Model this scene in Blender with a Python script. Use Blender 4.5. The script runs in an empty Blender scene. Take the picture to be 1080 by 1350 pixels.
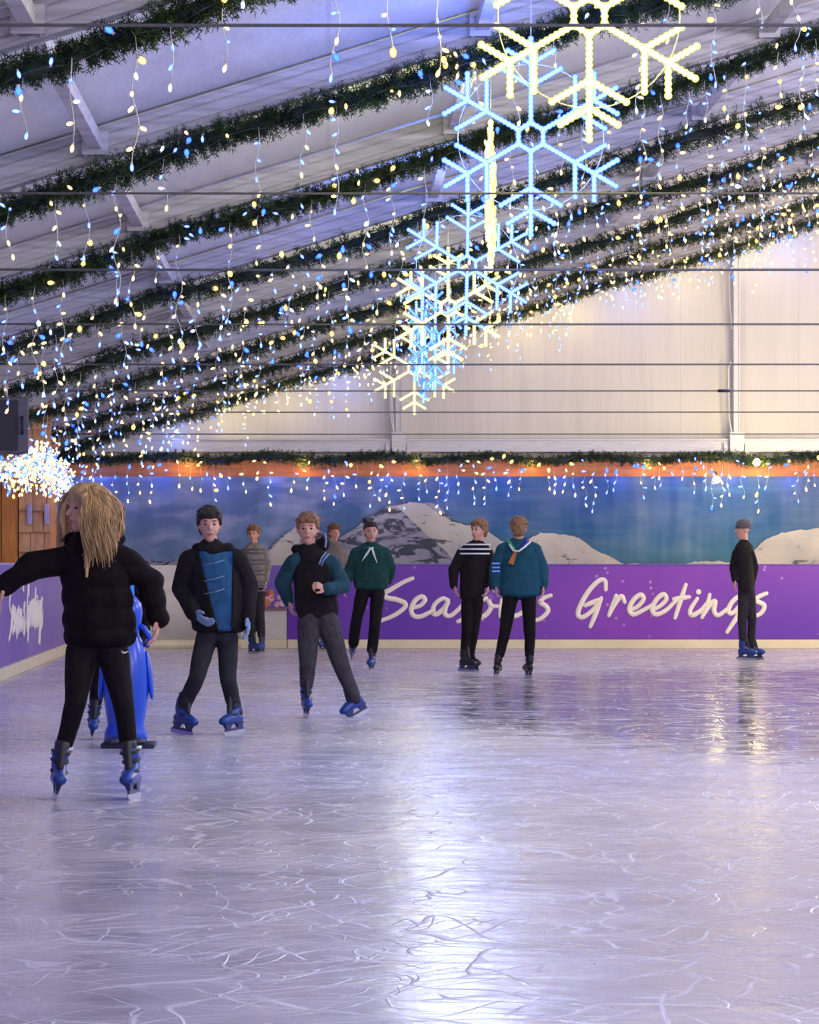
import bpy, bmesh, math, random
import numpy as np
from mathutils import Vector, Matrix, noise as mnoise

random.seed(7); R = random.Random(11); rng = np.random.default_rng(5)
C = bpy.context.scene.collection
SC = bpy.context.scene
F = 4850.0            # focal length in pixels of the 1080x1350 frame
EYE = 1.15            # camera height
VX, VY = 430.0, 748.0 # vanishing point of the hall
FRAME_Y = [12.3 + 5.05*k for k in range(8)] + [52.7]
R0, SL = 2.88 + EYE, 0.306         # underside of the rafters: z = R0 + SL*X
def roof_z(x): return R0 + SL*x

def P(px, py, s, dy=0.0):
    return Vector(((px-VX)/s, F/s + dy, EYE + (VY-py)/s))

# ------------------------------------------------------------------ materials
def new_mat(name):
    m = bpy.data.materials.new(name); m.use_nodes = True
    nt = m.node_tree; nt.nodes.clear()
    out = nt.nodes.new('ShaderNodeOutputMaterial')
    return m, nt, out
def N(nt, t, **kw):
    n = nt.nodes.new(t)
    for k, v in kw.items():
        if k in n.inputs: n.inputs[k].default_value = v
        else: setattr(n, k, v)
    return n
def L(nt, a, b): nt.links.new(a, b)
def ramp(nt, fac, stops, interp='LINEAR'):
    r = nt.nodes.new('ShaderNodeValToRGB'); r.color_ramp.interpolation = interp
    e = r.color_ramp.elements
    while len(e) < len(stops): e.new(0.5)
    for el, (p, c) in zip(e, stops):
        el.position = p; el.color = (*c, 1) if len(c) == 3 else c
    L(nt, fac, r.inputs[0]); return r
def mixc(nt, fac, a, b, blend='MIX'):
    m = nt.nodes.new('ShaderNodeMix'); m.data_type = 'RGBA'; m.blend_type = blend
    for v, i in ((fac, 0), (a, 6), (b, 7)):
        if hasattr(v, 'is_output'): L(nt, v, m.inputs[i])
        elif isinstance(v, (int, float)): m.inputs[i].default_value = v
        else: m.inputs[i].default_value = (*v, 1)
    return m.outputs[2]
def M2(nt, op, a, b=None, clamp=False):
    m = nt.nodes.new('ShaderNodeMath'); m.operation = op; m.use_clamp = clamp
    for i, v in enumerate((a, b)):
        if v is None: continue
        if hasattr(v, 'is_output'): L(nt, v, m.inputs[i])
        else: m.inputs[i].default_value = v
    return m.outputs[0]

def mat(name, col, rough=0.7, var=0.18, scale=12.0, metal=0.0, bump=0.0, spec=0.5, bscale=None, stretch=(1,1,1), sheen=0.0):
    m, nt, out = new_mat(name)
    b = N(nt, 'ShaderNodeBsdfPrincipled', Roughness=rough, Metallic=metal)
    b.inputs['Specular IOR Level'].default_value = spec
    if sheen: b.inputs['Sheen Weight'].default_value = sheen
    tc = N(nt, 'ShaderNodeTexCoord'); mp = N(nt, 'ShaderNodeMapping'); mp.inputs['Scale'].default_value = stretch
    L(nt, tc.outputs['Object'], mp.inputs[0])
    nz = N(nt, 'ShaderNodeTexNoise', Scale=scale, Detail=4.0); L(nt, mp.outputs[0], nz.inputs['Vector'])
    lo = tuple(c*(1-var) for c in col); hi = tuple(min(1, c*(1+var)) for c in col)
    r = ramp(nt, nz.outputs[0], [(0.3, lo), (0.7, hi)])
    L(nt, r.outputs[0], b.inputs['Base Color'])
    if bump:
        n2 = N(nt, 'ShaderNodeTexNoise', Scale=bscale or scale*3, Detail=3.0); L(nt, mp.outputs[0], n2.inputs['Vector'])
        bp = N(nt, 'ShaderNodeBump', Strength=bump, Distance=0.02)
        L(nt, n2.outputs[0], bp.inputs['Height']); L(nt, bp.outputs[0], b.inputs['Normal'])
    L(nt, b.outputs[0], out.inputs[0]); return m

def glow(name, core, edge, s_core, s_edge, blend=0.35, sample=False):
    """lit plastic LED cap: pale core, saturated rim"""
    m, nt, out = new_mat(name)
    lw = N(nt, 'ShaderNodeLayerWeight', Blend=blend)
    a = N(nt, 'ShaderNodeEmission', Color=(*core, 1), Strength=s_core)
    b = N(nt, 'ShaderNodeEmission', Color=(*edge, 1), Strength=s_edge)
    mx = N(nt, 'ShaderNodeMixShader')
    L(nt, lw.outputs['Facing'], mx.inputs[0]); L(nt, a.outputs[0], mx.inputs[1]); L(nt, b.outputs[0], mx.inputs[2])
    L(nt, mx.outputs[0], out.inputs[0])
    m.cycles.emission_sampling = 'FRONT' if sample else 'NONE'
    return m

MAT = {}
MAT['steel'] = mat('brushed_aluminium', (0.62,0.62,0.64), 0.42, 0.12, 6, metal=0.35, stretch=(1,1,12))
MAT['beam'] = mat('white_aluminium_beam', (0.56,0.54,0.57), 0.5, 0.22, 5, metal=0.0, stretch=(.6,1,6), bump=0.15)
MAT['cable'] = mat('steel_cable', (0.16,0.16,0.15), 0.5, 0.2, 30, metal=0.5)
MAT['cable_tag'] = mat('navy_cable_sleeve', (0.02,0.03,0.12), 0.5)
MAT['fir'] = mat('fir_needles', (0.040,0.085,0.018), 0.55, 0.6, 4.0)
MAT['fir2'] = mat('fir_needles_dark', (0.010,0.026,0.018), 0.55, 0.5, 5.0)
MAT['stem'] = mat('garland_stem', (0.03,0.022,0.012), 0.9)
MAT['lightwire'] = mat('clear_light_wire', (0.75,0.72,0.62), 0.35, 0.05)
MAT['warm'] = glow('warm_white_led', (1,0.80,0.36), (1,0.46,0.02), 3.4, 2.0, .5)
MAT['cool'] = glow('blue_led', (0.20,0.36,1), (0.006,0.035,1), 3.6, 3.2, .62)
MAT['white'] = glow('cold_white_led', (0.8,0.87,1), (0.2,0.35,1), 2.6, 1.8, .5)
MAT['warmdeep'] = glow('amber_led', (1,0.66,0.14), (1,0.36,0.01), 4.2, 2.2, .5)
MAT['cooldeep'] = glow('deep_blue_led', (0.035,0.11,1), (0.004,0.02,1), 5.0, 3.6, .5)
MAT['warmbig'] = glow('bright_warm_led', (1,0.9,0.5), (1,0.6,0.05), 60.0, 30.0, .35, True)
MAT['flake_w'] = glow('warm_rope_light', (1,0.98,0.50), (0.75,0.72,0.01), 1.9, 1.05, 0.66, True)
MAT['flake_e'] = glow('bright_warm_rope_light', (1,0.98,0.55), (1,0.88,0.12), 2.2, 1.4, 0.55, True)
MAT['flake_b'] = glow('blue_rope_light', (0.36,0.68,1), (0.004,0.07,1), 1.75, 2.4, 0.74, True)
MAT['whiteplastic'] = mat('white_board_plastic', (0.66,0.64,0.62), 0.4, 0.10, 3, stretch=(1,1,3))
MAT['kick'] = mat('cream_kick_strip', (0.78,0.72,0.52), 0.45, 0.08, 2.5)
MAT['orange'] = mat('orange_fascia_wood', (0.62,0.21,0.06), 0.55, 0.2, 2.5, stretch=(1,1,8))
MAT['letter'] = mat('ivory_lettering', (0.92,0.88,0.80), 0.5, 0.04, 8)
MAT['black'] = mat('black_cloth', (0.010,0.008,0.010), 0.85, 0.35, 25, bump=0.3, spec=0.25)
MAT['puffer'] = mat('black_quilted_nylon', (0.009,0.006,0.008), 0.75, 0.3, 14, bump=0.25, spec=0.10)
MAT['legging'] = mat('black_leggings', (0.008,0.006,0.008), 0.8, 0.2, 30, spec=0.2)
MAT['charcoal'] = mat('charcoal_trousers', (0.055,0.05,0.06), 0.9, 0.25, 18, bump=0.25, spec=0.2)
MAT['darktrouser'] = mat('dark_grey_trousers', (0.03,0.028,0.036), 0.9, 0.25, 18, bump=0.25, spec=0.2)
MAT['hoodie'] = mat('blue_hoodie_cloth', (0.028,0.10,0.22), 0.9, 0.2, 14, bump=0.3, spec=0.2)
MAT['teal'] = mat('teal_hoodie_cloth', (0.018,0.062,0.088), 0.9, 0.2, 14, bump=0.3, spec=0.2)
MAT['green'] = mat('green_jumper_cloth', (0.012,0.056,0.050), 0.9, 0.2, 14, bump=0.3, spec=0.2)
MAT['scout'] = mat('petrol_jacket_cloth', (0.014,0.075,0.125), 0.9, 0.2, 14, bump=0.3, spec=0.2)
MAT['greyknit'] = mat('grey_knit', (0.24,0.22,0.21), 0.95, 0.3, 20, bump=0.5)
MAT['coat'] = mat('grey_brown_coat', (0.17,0.15,0.15), 0.95, 0.25, 12, bump=0.3)
MAT['skin'] = mat('skin', (0.62,0.33,0.25), 0.55, 0.10, 14)
MAT['lip'] = mat('lips', (0.42,0.13,0.12), 0.5)
MAT['eye'] = mat('eye_dark', (0.03,0.02,0.02), 0.2)
MAT['blonde'] = mat('blonde_hair', (0.50,0.32,0.15), 0.5, 0.5, 30, stretch=(1,1,0.15), bump=0.4, bscale=60)
MAT['brown'] = mat('brown_hair', (0.14,0.07,0.035), 0.55, 0.4, 40, bump=0.5)
MAT['ginger'] = mat('light_brown_hair', (0.26,0.13,0.06), 0.55, 0.4, 40, bump=0.5)
MAT['darkhair'] = mat('dark_hair', (0.018,0.011,0.010), 0.5, 0.4, 40, bump=0.5)
MAT['glove'] = mat('pale_blue_glove', (0.22,0.32,0.52), 0.8, 0.2, 20, bump=0.3)
MAT['bootblue'] = mat('blue_skate_shell', (0.010,0.05,0.27), 0.35, 0.15, 10)
MAT['bootblack'] = mat('black_skate_leather', (0.012,0.011,0.013), 0.4)
MAT['strap'] = mat('black_skate_strap', (0.012,0.012,0.014), 0.5)
MAT['blade'] = mat('skate_blade_steel', (0.5,0.5,0.55), 0.25, 0.1, 20, metal=0.9)
MAT['holder'] = mat('navy_blade_holder', (0.03,0.04,0.12), 0.4)
MAT['sock'] = mat('white_sock', (0.75,0.72,0.68), 0.9)
MAT['whitecloth'] = mat('white_ribbon', (0.78,0.80,0.80), 0.8)
MAT['limecloth'] = mat('green_scarf', (0.06,0.42,0.14), 0.8)
MAT['violetcloth'] = mat('blue_scarf', (0.03,0.03,0.42), 0.8)
MAT['orangepatch'] = mat('orange_scarf_point', (0.42,0.13,0.03), 0.8)
MAT['penguin'] = mat('blue_skating_aid_plastic', (0.010,0.085,0.62), 0.28, 0.10, 3, spec=0.6)
MAT['azure'] = mat('azure_cloth', (0.02,0.25,0.75), 0.7)
MAT['rubber'] = mat('dark_base_plastic', (0.02,0.02,0.06), 0.5)
MAT['hat'] = mat('grey_knit_hat', (0.12,0.11,0.13), 0.95, 0.3, 40, bump=0.5)
MAT['speaker'] = mat('speaker_cabinet_black', (0.10,0.09,0.13), 0.55, 0.15, 20)
MAT['grille'] = mat('speaker_grille', (0.05,0.045,0.07), 0.6, 0.3, 120, bump=0.6)
MAT['shingle'] = mat('cedar_shingles', (0.66,0.36,0.20), 0.8, 0.25, 7, stretch=(1,1,0.2), bump=0.4, bscale=30)
MAT['lilac'] = mat('blue_lit_bracket', (0.42,0.38,0.75), 0.5)  # pale brackets; tint of the blue lights put into the colour
def wood_mat():
    m, nt, out = new_mat('orange_pine_planks')
    b = N(nt, 'ShaderNodeBsdfPrincipled', Roughness=0.5)
    tc = N(nt, 'ShaderNodeTexCoord'); mp = N(nt, 'ShaderNodeMapping'); mp.inputs['Scale'].default_value = (14,14,0.9)
    L(nt, tc.outputs['Object'], mp.inputs[0])
    nz = N(nt, 'ShaderNodeTexNoise', Scale=1.3, Detail=5.0); L(nt, mp.outputs[0], nz.inputs[0])
    nz.inputs['Distortion'].default_value = 0.8
    r = ramp(nt, nz.outputs[0], [(0.25,(0.40,0.13,0.03)),(0.6,(0.72,0.28,0.05))])
    v = N(nt, 'ShaderNodeTexVoronoi', Scale=4.0); L(nt, tc.outputs['Object'], v.inputs['Vector'])
    k = ramp(nt, v.outputs['Distance'], [(0.03,(1,1,1)),(0.08,(0,0,0))])
    L(nt, mixc(nt, k.outputs[0], r.outputs[0], (0.2,0.06,0.02)), b.inputs['Base Color'])
    L(nt, b.outputs[0], out.inputs[0]); return m
MAT['pine'] = wood_mat()

def fabric_mat(name, col, var=0.05, panel=2.4, bump=0.25):
    m, nt, out = new_mat(name)
    b = N(nt, 'ShaderNodeBsdfPrincipled', Roughness=0.55)
    b.inputs['Specular IOR Level'].default_value = 0.35
    tc = N(nt, 'ShaderNodeTexCoord')
    mp = N(nt, 'ShaderNodeMapping'); mp.inputs['Scale'].default_value = (2.6,1,0.25); L(nt, tc.outputs['Object'], mp.inputs[0])
    nz = N(nt, 'ShaderNodeTexNoise', Scale=1.2, Detail=4.0); L(nt, mp.outputs[0], nz.inputs[0])
    r = ramp(nt, nz.outputs[0], [(0.3, tuple(c*(1-var) for c in col)), (0.7, col)])
    # welded seams of the tarpaulin every couple of metres
    sx = N(nt, 'ShaderNodeSeparateXYZ'); L(nt, tc.outputs['Object'], sx.inputs[0])
    fr = M2(nt, 'FRACT', M2(nt, 'MULTIPLY', sx.outputs[0], 1/panel))
    seam = M2(nt, 'LESS_THAN', fr, 0.012)
    L(nt, mixc(nt, M2(nt,'MULTIPLY',seam,0.35), r.outputs[0], tuple(c*0.7 for c in col)), b.inputs['Base Color'])
    bp = N(nt, 'ShaderNodeBump', Strength=bump, Distance=0.15); L(nt, nz.outputs[0], bp.inputs['Height'])
    L(nt, bp.outputs[0], b.inputs['Normal']); L(nt, b.outputs[0], out.inputs[0]); return m
MAT['tent'] = fabric_mat('white_tent_fabric', (0.80,0.79,0.80))
MAT['gable'] = fabric_mat('white_gable_fabric', (0.78,0.77,0.76), 0.08, 0.85)

def ice_mat():
    m, nt, out = new_mat('skated_ice')
    b = N(nt, 'ShaderNodeBsdfPrincipled'); b.inputs['IOR'].default_value = 1.33
    tc = N(nt, 'ShaderNodeTexCoord'); co = tc.outputs['Object']
    # cut marks: thin bends where a stretched noise crosses its mid value, in several directions
    total = None
    def warp(sc, amt):
        n = N(nt, 'ShaderNodeTexNoise', Scale=sc, Detail=1.0); L(nt, co, n.inputs[0])
        v = nt.nodes.new('ShaderNodeVectorMath'); v.operation='SUBTRACT'; L(nt, n.outputs['Color'], v.inputs[0]); v.inputs[1].default_value=(.5,.5,.5)
        m_ = nt.nodes.new('ShaderNodeVectorMath'); m_.operation='SCALE'; L(nt, v.outputs[0], m_.inputs[0]); m_.inputs['Scale'].default_value=amt
        a_ = nt.nodes.new('ShaderNodeVectorMath'); a_.operation='ADD'; L(nt, co, a_.inputs[0]); L(nt, m_.outputs[0], a_.inputs[1]); return a_.outputs[0]
    wv1, wv2 = warp(.7, 1.3), warp(1.6, .8)
    # (rotation, stretch, cells per metre, line half-width in cells, gate threshold)
    def net(src, i, rz, st, sc, w, gt, gs=1.6):
        mp = N(nt, 'ShaderNodeMapping'); mp.inputs['Rotation'].default_value = (0,0,rz)
        mp.inputs['Location'].default_value = (i*17.3, i*5.1, 0); L(nt, src, mp.inputs[0])
        ms = N(nt, 'ShaderNodeMapping'); ms.inputs['Scale'].default_value = (1, st, 1); L(nt, mp.outputs[0], ms.inputs[0])
        v = N(nt, 'ShaderNodeTexVoronoi', Scale=sc, feature='DISTANCE_TO_EDGE'); v.voronoi_dimensions='2D'; L(nt, ms.outputs[0], v.inputs['Vector'])
        line = M2(nt, 'SUBTRACT', 1.0, M2(nt, 'DIVIDE', v.outputs['Distance'], w*.72), clamp=True)
        gate = N(nt, 'ShaderNodeTexNoise', Scale=gs, Detail=2.0)
        mg = N(nt, 'ShaderNodeMapping'); mg.inputs['Location'].default_value = (i*3.7+9, i*8.3, 2); L(nt, co, mg.inputs[0]); L(nt, mg.outputs[0], gate.inputs[0])
        return M2(nt, 'MULTIPLY', line, M2(nt, 'MULTIPLY', M2(nt, 'SUBTRACT', gate.outputs[0], gt), 9.0, clamp=True))
    for i,(src,rz,st,sc,w,gt) in enumerate([(wv1,.5,.22,2.4,.020,.46),(wv1,-.9,.18,2.0,.018,.48),(wv2,1.35,.25,3.0,.024,.47),(wv1,.05,.15,2.6,.024,.46),(wv2,2.3,.22,3.6,.028,.46),(wv2,-.35,.16,4.2,.032,.47),(wv1,.85,.2,5.0,.040,.46),(wv2,1.9,.12,3.4,.030,.46)]):
        line = net(src, i, rz, st, sc, w, gt)
        total = line if total is None else M2(nt, 'MAXIMUM', total, line)
    coarse = M2(nt, 'MAXIMUM', net(wv2, 11, .4, .45, 1.3, .050, .43), net(wv2, 13, -1.0, .4, 1.1, .045, .43))
    coarse = M2(nt, 'MAXIMUM', coarse, net(wv1, 15, 1.3, .5, 1.7, .055, .43))
    scr = total
    # large worn / freshly wet areas
    big = N(nt, 'ShaderNodeTexNoise', Scale=0.32, Detail=4.0); L(nt, co, big.inputs[0])
    fine = N(nt, 'ShaderNodeTexNoise', Scale=2.2, Detail=6.0); L(nt, co, fine.inputs[0])
    sx_ = N(nt, 'ShaderNodeSeparateXYZ'); L(nt, co, sx_.inputs[0])
    # wet, dark patch: an ellipse on the right, 28-45 m away
    dx = M2(nt, 'DIVIDE', M2(nt, 'SUBTRACT', sx_.outputs[0], 4.9), 3.9)
    dy = M2(nt, 'DIVIDE', M2(nt, 'SUBTRACT', sx_.outputs[1], 31.0), 10.5)
    rr = M2(nt, 'SQRT', M2(nt, 'ADD', M2(nt,'POWER',M2(nt,'ABSOLUTE',dx),2.0), M2(nt,'POWER',M2(nt,'ABSOLUTE',dy),2.0)))
    rr = M2(nt, 'ADD', rr, M2(nt, 'MULTIPLY', M2(nt, 'SUBTRACT', fine.outputs[0], 0.5), 0.5))
    wet = M2(nt, 'MULTIPLY', M2(nt, 'SUBTRACT', 1.12, rr), 4.0, clamp=True)
    frost = M2(nt, 'ADD', M2(nt, 'MULTIPLY', big.outputs[0], 0.8), M2(nt, 'MULTIPLY', fine.outputs[0], 0.5))
    base = ramp(nt, frost, [(0.45,(0.37,0.36,0.43)),(0.62,(0.51,0.49,0.57)),(0.85,(0.66,0.64,0.71))])
    c1 = mixc(nt, M2(nt,'MULTIPLY',wet,0.85), base.outputs[0], (0.12,0.11,0.15))
    scr = M2(nt, 'MAXIMUM', scr, M2(nt, 'MULTIPLY', coarse, wet))
    c2 = mixc(nt, M2(nt,'MULTIPLY',scr,0.55), c1, (0.82,0.81,0.89))
    # dark thin cuts
    mp = N(nt, 'ShaderNodeMapping'); mp.inputs['Rotation'].default_value=(0,0,0.9); mp.inputs['Scale'].default_value=(1,.5,1); L(nt, co, mp.inputs[0])
    nd = N(nt, 'ShaderNodeTexNoise', Scale=1.7, Detail=2.0); nd.inputs['Distortion'].default_value=0.6; L(nt, mp.outputs[0], nd.inputs[0])
    dk = M2(nt, 'SUBTRACT', 1.0, M2(nt, 'DIVIDE', M2(nt,'ABSOLUTE',M2(nt,'SUBTRACT',M2(nt,'FRACT',M2(nt,'MULTIPLY',nd.outputs[0],8.0)),0.5)),0.02), clamp=True)
    dk = M2(nt, 'MULTIPLY', dk, M2(nt,'MULTIPLY',M2(nt,'SUBTRACT',big.outputs[0],0.46),5.0,clamp=True))
    c3 = mixc(nt, M2(nt,'MULTIPLY',dk,0.35), c2, (0.20,0.20,0.32))
    L(nt, c3, b.inputs['Base Color'])
    ro = M2(nt, 'ADD', 0.12, M2(nt, 'MULTIPLY', fine.outputs[0], 0.22))
    ro = M2(nt, 'SUBTRACT', ro, M2(nt, 'MULTIPLY', wet, 0.14))
    ro = M2(nt, 'ADD', ro, M2(nt, 'MULTIPLY', scr, 0.3))
    L(nt, ro, b.inputs['Roughness'])
    rip = N(nt, 'ShaderNodeTexNoise', Scale=4.5, Detail=3.0); L(nt, co, rip.inputs[0])
    h = M2(nt, 'ADD', M2(nt, 'MULTIPLY', scr, 0.35), M2(nt, 'ADD', M2(nt,'MULTIPLY',rip.outputs[0],1.0), M2(nt, 'MULTIPLY', fine.outputs[0], 1.2)))
    bp = N(nt, 'ShaderNodeBump', Strength=0.55, Distance=0.012); L(nt, h, bp.inputs['Height'])
    L(nt, bp.outputs[0], b.inputs['Normal'])
    L(nt, b.outputs[0], out.inputs[0]); return m
MAT['ice'] = ice_mat()

def purple_mat(name, a, bcol, spark=True):
    m, nt, out = new_mat(name)
    b = N(nt, 'ShaderNodeBsdfPrincipled', Roughness=0.38)
    tc = N(nt, 'ShaderNodeTexCoord'); sx = N(nt, 'ShaderNodeSeparateXYZ'); L(nt, tc.outputs['Object'], sx.inputs[0])
    nz = N(nt, 'ShaderNodeTexNoise', Scale=0.35, Detail=1.0); L(nt, tc.outputs['Object'], nz.inputs[0])
    g = ramp(nt, nz.outputs[0], [(0.38, a), (0.68, bcol)])
    col = g.outputs[0]
    if spark:
        acc = None
        for sc, r0, amt, dens in ((3.0, 0.26, 0.6, 0.72), (8.0, 0.27, 0.9, 0.5)):
            v = N(nt, 'ShaderNodeTexVoronoi', Scale=sc); v.inputs['Randomness'].default_value = 1
            mp = N(nt, 'ShaderNodeMapping'); mp.inputs['Scale'].default_value = (1,0.0001,1); L(nt, tc.outputs['Object'], mp.inputs[0]); L(nt, mp.outputs[0], v.inputs['Vector'])
            d = M2(nt, 'SUBTRACT', 1.0, M2(nt, 'DIVIDE', v.outputs['Distance'], r0), clamp=True)
            d = M2(nt, 'POWER', d, 1.6)
            sep = N(nt, 'ShaderNodeSeparateColor'); L(nt, v.outputs['Color'], sep.inputs[0])
            d = M2(nt, 'MULTIPLY', d, M2(nt, 'GREATER_THAN', sep.outputs[0], dens))
            d = M2(nt, 'MULTIPLY', d, amt)
            acc = d if acc is None else M2(nt, 'MAXIMUM', acc, d)
        gate = N(nt, 'ShaderNodeTexNoise', Scale=0.75, Detail=0.0); L(nt, tc.outputs['Object'], gate.inputs[0])
        acc = M2(nt, 'MULTIPLY', acc, M2(nt,'MULTIPLY',M2(nt,'SUBTRACT',gate.outputs[0],0.40),6.0,clamp=True))
        col = mixc(nt, acc, col, (0.72,0.52,0.95))
    L(nt, col, b.inputs['Base Color']); L(nt, b.outputs[0], out.inputs[0]); return m
MAT['purple'] = purple_mat('purple_printed_board', (0.115,0.022,0.44), (0.22,0.035,0.50))
MAT['purple2'] = purple_mat('pale_purple_printed_board', (0.16,0.09,0.50), (0.24,0.15,0.58))

def mural_mat():
    m, nt, out = new_mat('printed_mountain_sky')
    b = N(nt, 'ShaderNodeBsdfPrincipled', Roughness=0.45)
    tc = N(nt, 'ShaderNodeTexCoord'); sx = N(nt, 'ShaderNodeSeparateXYZ'); L(nt, tc.outputs['Object'], sx.inputs[0])
    # printed sky: deep blue above, teal low, cloud streaks to the left
    g = ramp(nt, M2(nt,'DIVIDE',M2(nt,'SUBTRACT',sx.outputs[2],1.1),1.35), [(0.0,(0.02,0.07,0.13)),(0.15,(0.012,0.15,0.26)),(0.45,(0.010,0.11,0.30)),(1.0,(0.010,0.07,0.27))])
    mp = N(nt, 'ShaderNodeMapping'); mp.inputs['Scale'].default_value=(0.8,1,2.2); mp.inputs['Rotation'].default_value=(0,-0.45,0); L(nt, tc.outputs['Object'], mp.inputs[0])
    nz = N(nt, 'ShaderNodeTexNoise', Scale=1.6, Detail=5.0); nz.inputs['Distortion'].default_value=0.4; L(nt, mp.outputs[0], nz.inputs[0])
    cl = M2(nt,'MULTIPLY',M2(nt,'SUBTRACT',nz.outputs[0],0.44),5.0,clamp=True)
    left = M2(nt,'SUBTRACT',0.95,M2(nt,'MULTIPLY',M2(nt,'ADD',sx.outputs[0],2.0),0.22),clamp=True)
    left = M2(nt,'MAXIMUM',left,0.10)
    c = mixc(nt, M2(nt,'MULTIPLY',M2(nt,'MULTIPLY',cl,left),0.95), g.outputs[0], (0.46,0.48,0.70))
    c = mixc(nt, M2(nt,'MULTIPLY',left,0.55), c, (0.24,0.30,0.50))
    mpb = N(nt, 'ShaderNodeMapping'); mpb.inputs['Scale'].default_value=(0.2,1,9); L(nt, tc.outputs['Object'], mpb.inputs[0])
    nb = N(nt, 'ShaderNodeTexNoise', Scale=1.5, Detail=3.0); L(nt, mpb.outputs[0], nb.inputs[0])
    c = mixc(nt, M2(nt,'MULTIPLY',M2(nt,'SUBTRACT',nb.outputs[0],0.52),1.6,clamp=True), c, (0.05,0.28,0.40))
    L(nt, c, b.inputs['Base Color'])
    bp = N(nt, 'ShaderNodeBump', Strength=0.5, Distance=0.12)
    mc = N(nt, 'ShaderNodeMapping'); mc.inputs['Scale'].default_value=(1.6,1,0.35); mc.inputs['Rotation'].default_value=(0,-0.5,0); L(nt, tc.outputs['Object'], mc.inputs[0])
    nc = N(nt, 'ShaderNodeTexNoise', Scale=1.4, Detail=2.0); L(nt, mc.outputs[0], nc.inputs[0]); L(nt, nc.outputs[0], bp.inputs['Height'])
    L(nt, bp.outputs[0], b.inputs['Normal'])
    L(nt, b.outputs[0], out.inputs[0]); return m
MAT['mural'] = mural_mat()
def mount_mat(name, snow, rock, thr):
    m, nt, out = new_mat(name)
    b = N(nt, 'ShaderNodeBsdfPrincipled', Roughness=0.5)
    tc = N(nt, 'ShaderNodeTexCoord')
    mp = N(nt, 'ShaderNodeMapping'); mp.inputs['Rotation'].default_value=(0,0.7,0); mp.inputs['Scale'].default_value=(1.6,1,4.5); L(nt, tc.outputs['Object'], mp.inputs[0])
    nz = N(nt, 'ShaderNodeTexNoise', Scale=1.5, Detail=7.0, Roughness=0.65); nz.inputs['Distortion'].default_value=1.0; L(nt, mp.outputs[0], nz.inputs[0])
    r = ramp(nt, nz.outputs[0], [(0.0,snow),(thr,tuple(c*0.82 for c in snow)),(thr+0.05,rock),(1.0,rock)])
    n2 = N(nt, 'ShaderNodeTexNoise', Scale=1.1, Detail=3.0); L(nt, tc.outputs['Object'], n2.inputs[0])
    r2 = ramp(nt, n2.outputs[0], [(0.35,(0.62,0.65,0.75)),(0.65,(1,1,1))])
    L(nt, mixc(nt, 1.0, r.outputs[0], r2.outputs[0], 'MULTIPLY'), b.inputs['Base Color'])
    L(nt, b.outputs[0], out.inputs[0]); return m
MAT['mount1'] = mount_mat('printed_blue_snow_rock', (0.50,0.50,0.60), (0.05,0.06,0.10), 0.50)
MAT['mount2'] = mount_mat('printed_white_snow', (0.80,0.76,0.66), (0.10,0.10,0.11), 0.60)

# ------------------------------------------------------------------ object helpers
def link(o, parent=None):
    C.objects.link(o)
    if parent is not None: o.parent = parent
    return o
def tag(o, label=None, cat=None, group=None, kind=None):
    if label: o['label'] = label
    if cat: o['category'] = cat
    if group: o['group'] = group
    if kind: o['kind'] = kind
    return o
def empty(name, loc, label=None, cat=None, group=None, rz=0.0, kind=None):
    o = bpy.data.objects.new(name, None); o.empty_display_size = 0.1
    o.location = loc; o.rotation_euler = (0,0,rz); link(o)
    return tag(o, label, cat, group, kind)
def mesh_obj(name, verts, faces, mats, parent=None, smooth=True, fm=None, origin=None):
    me = bpy.data.meshes.new(name)
    if origin is not None:
        ox, oy, oz = origin; verts = [(v[0]-ox, v[1]-oy, v[2]-oz) for v in verts]
    me.from_pydata([tuple(v) for v in verts], [], faces)
    for m_ in (mats if isinstance(mats, (list, tuple)) else [mats]): me.materials.append(m_)
    if fm is not None: me.polygons.foreach_set('material_index', fm)
    if smooth: me.polygons.foreach_set('use_smooth', [True]*len(me.polygons))
    me.update()
    o = bpy.data.objects.new(name, me); link(o, parent)
    if origin is not None: o.location = origin
    return o

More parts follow.
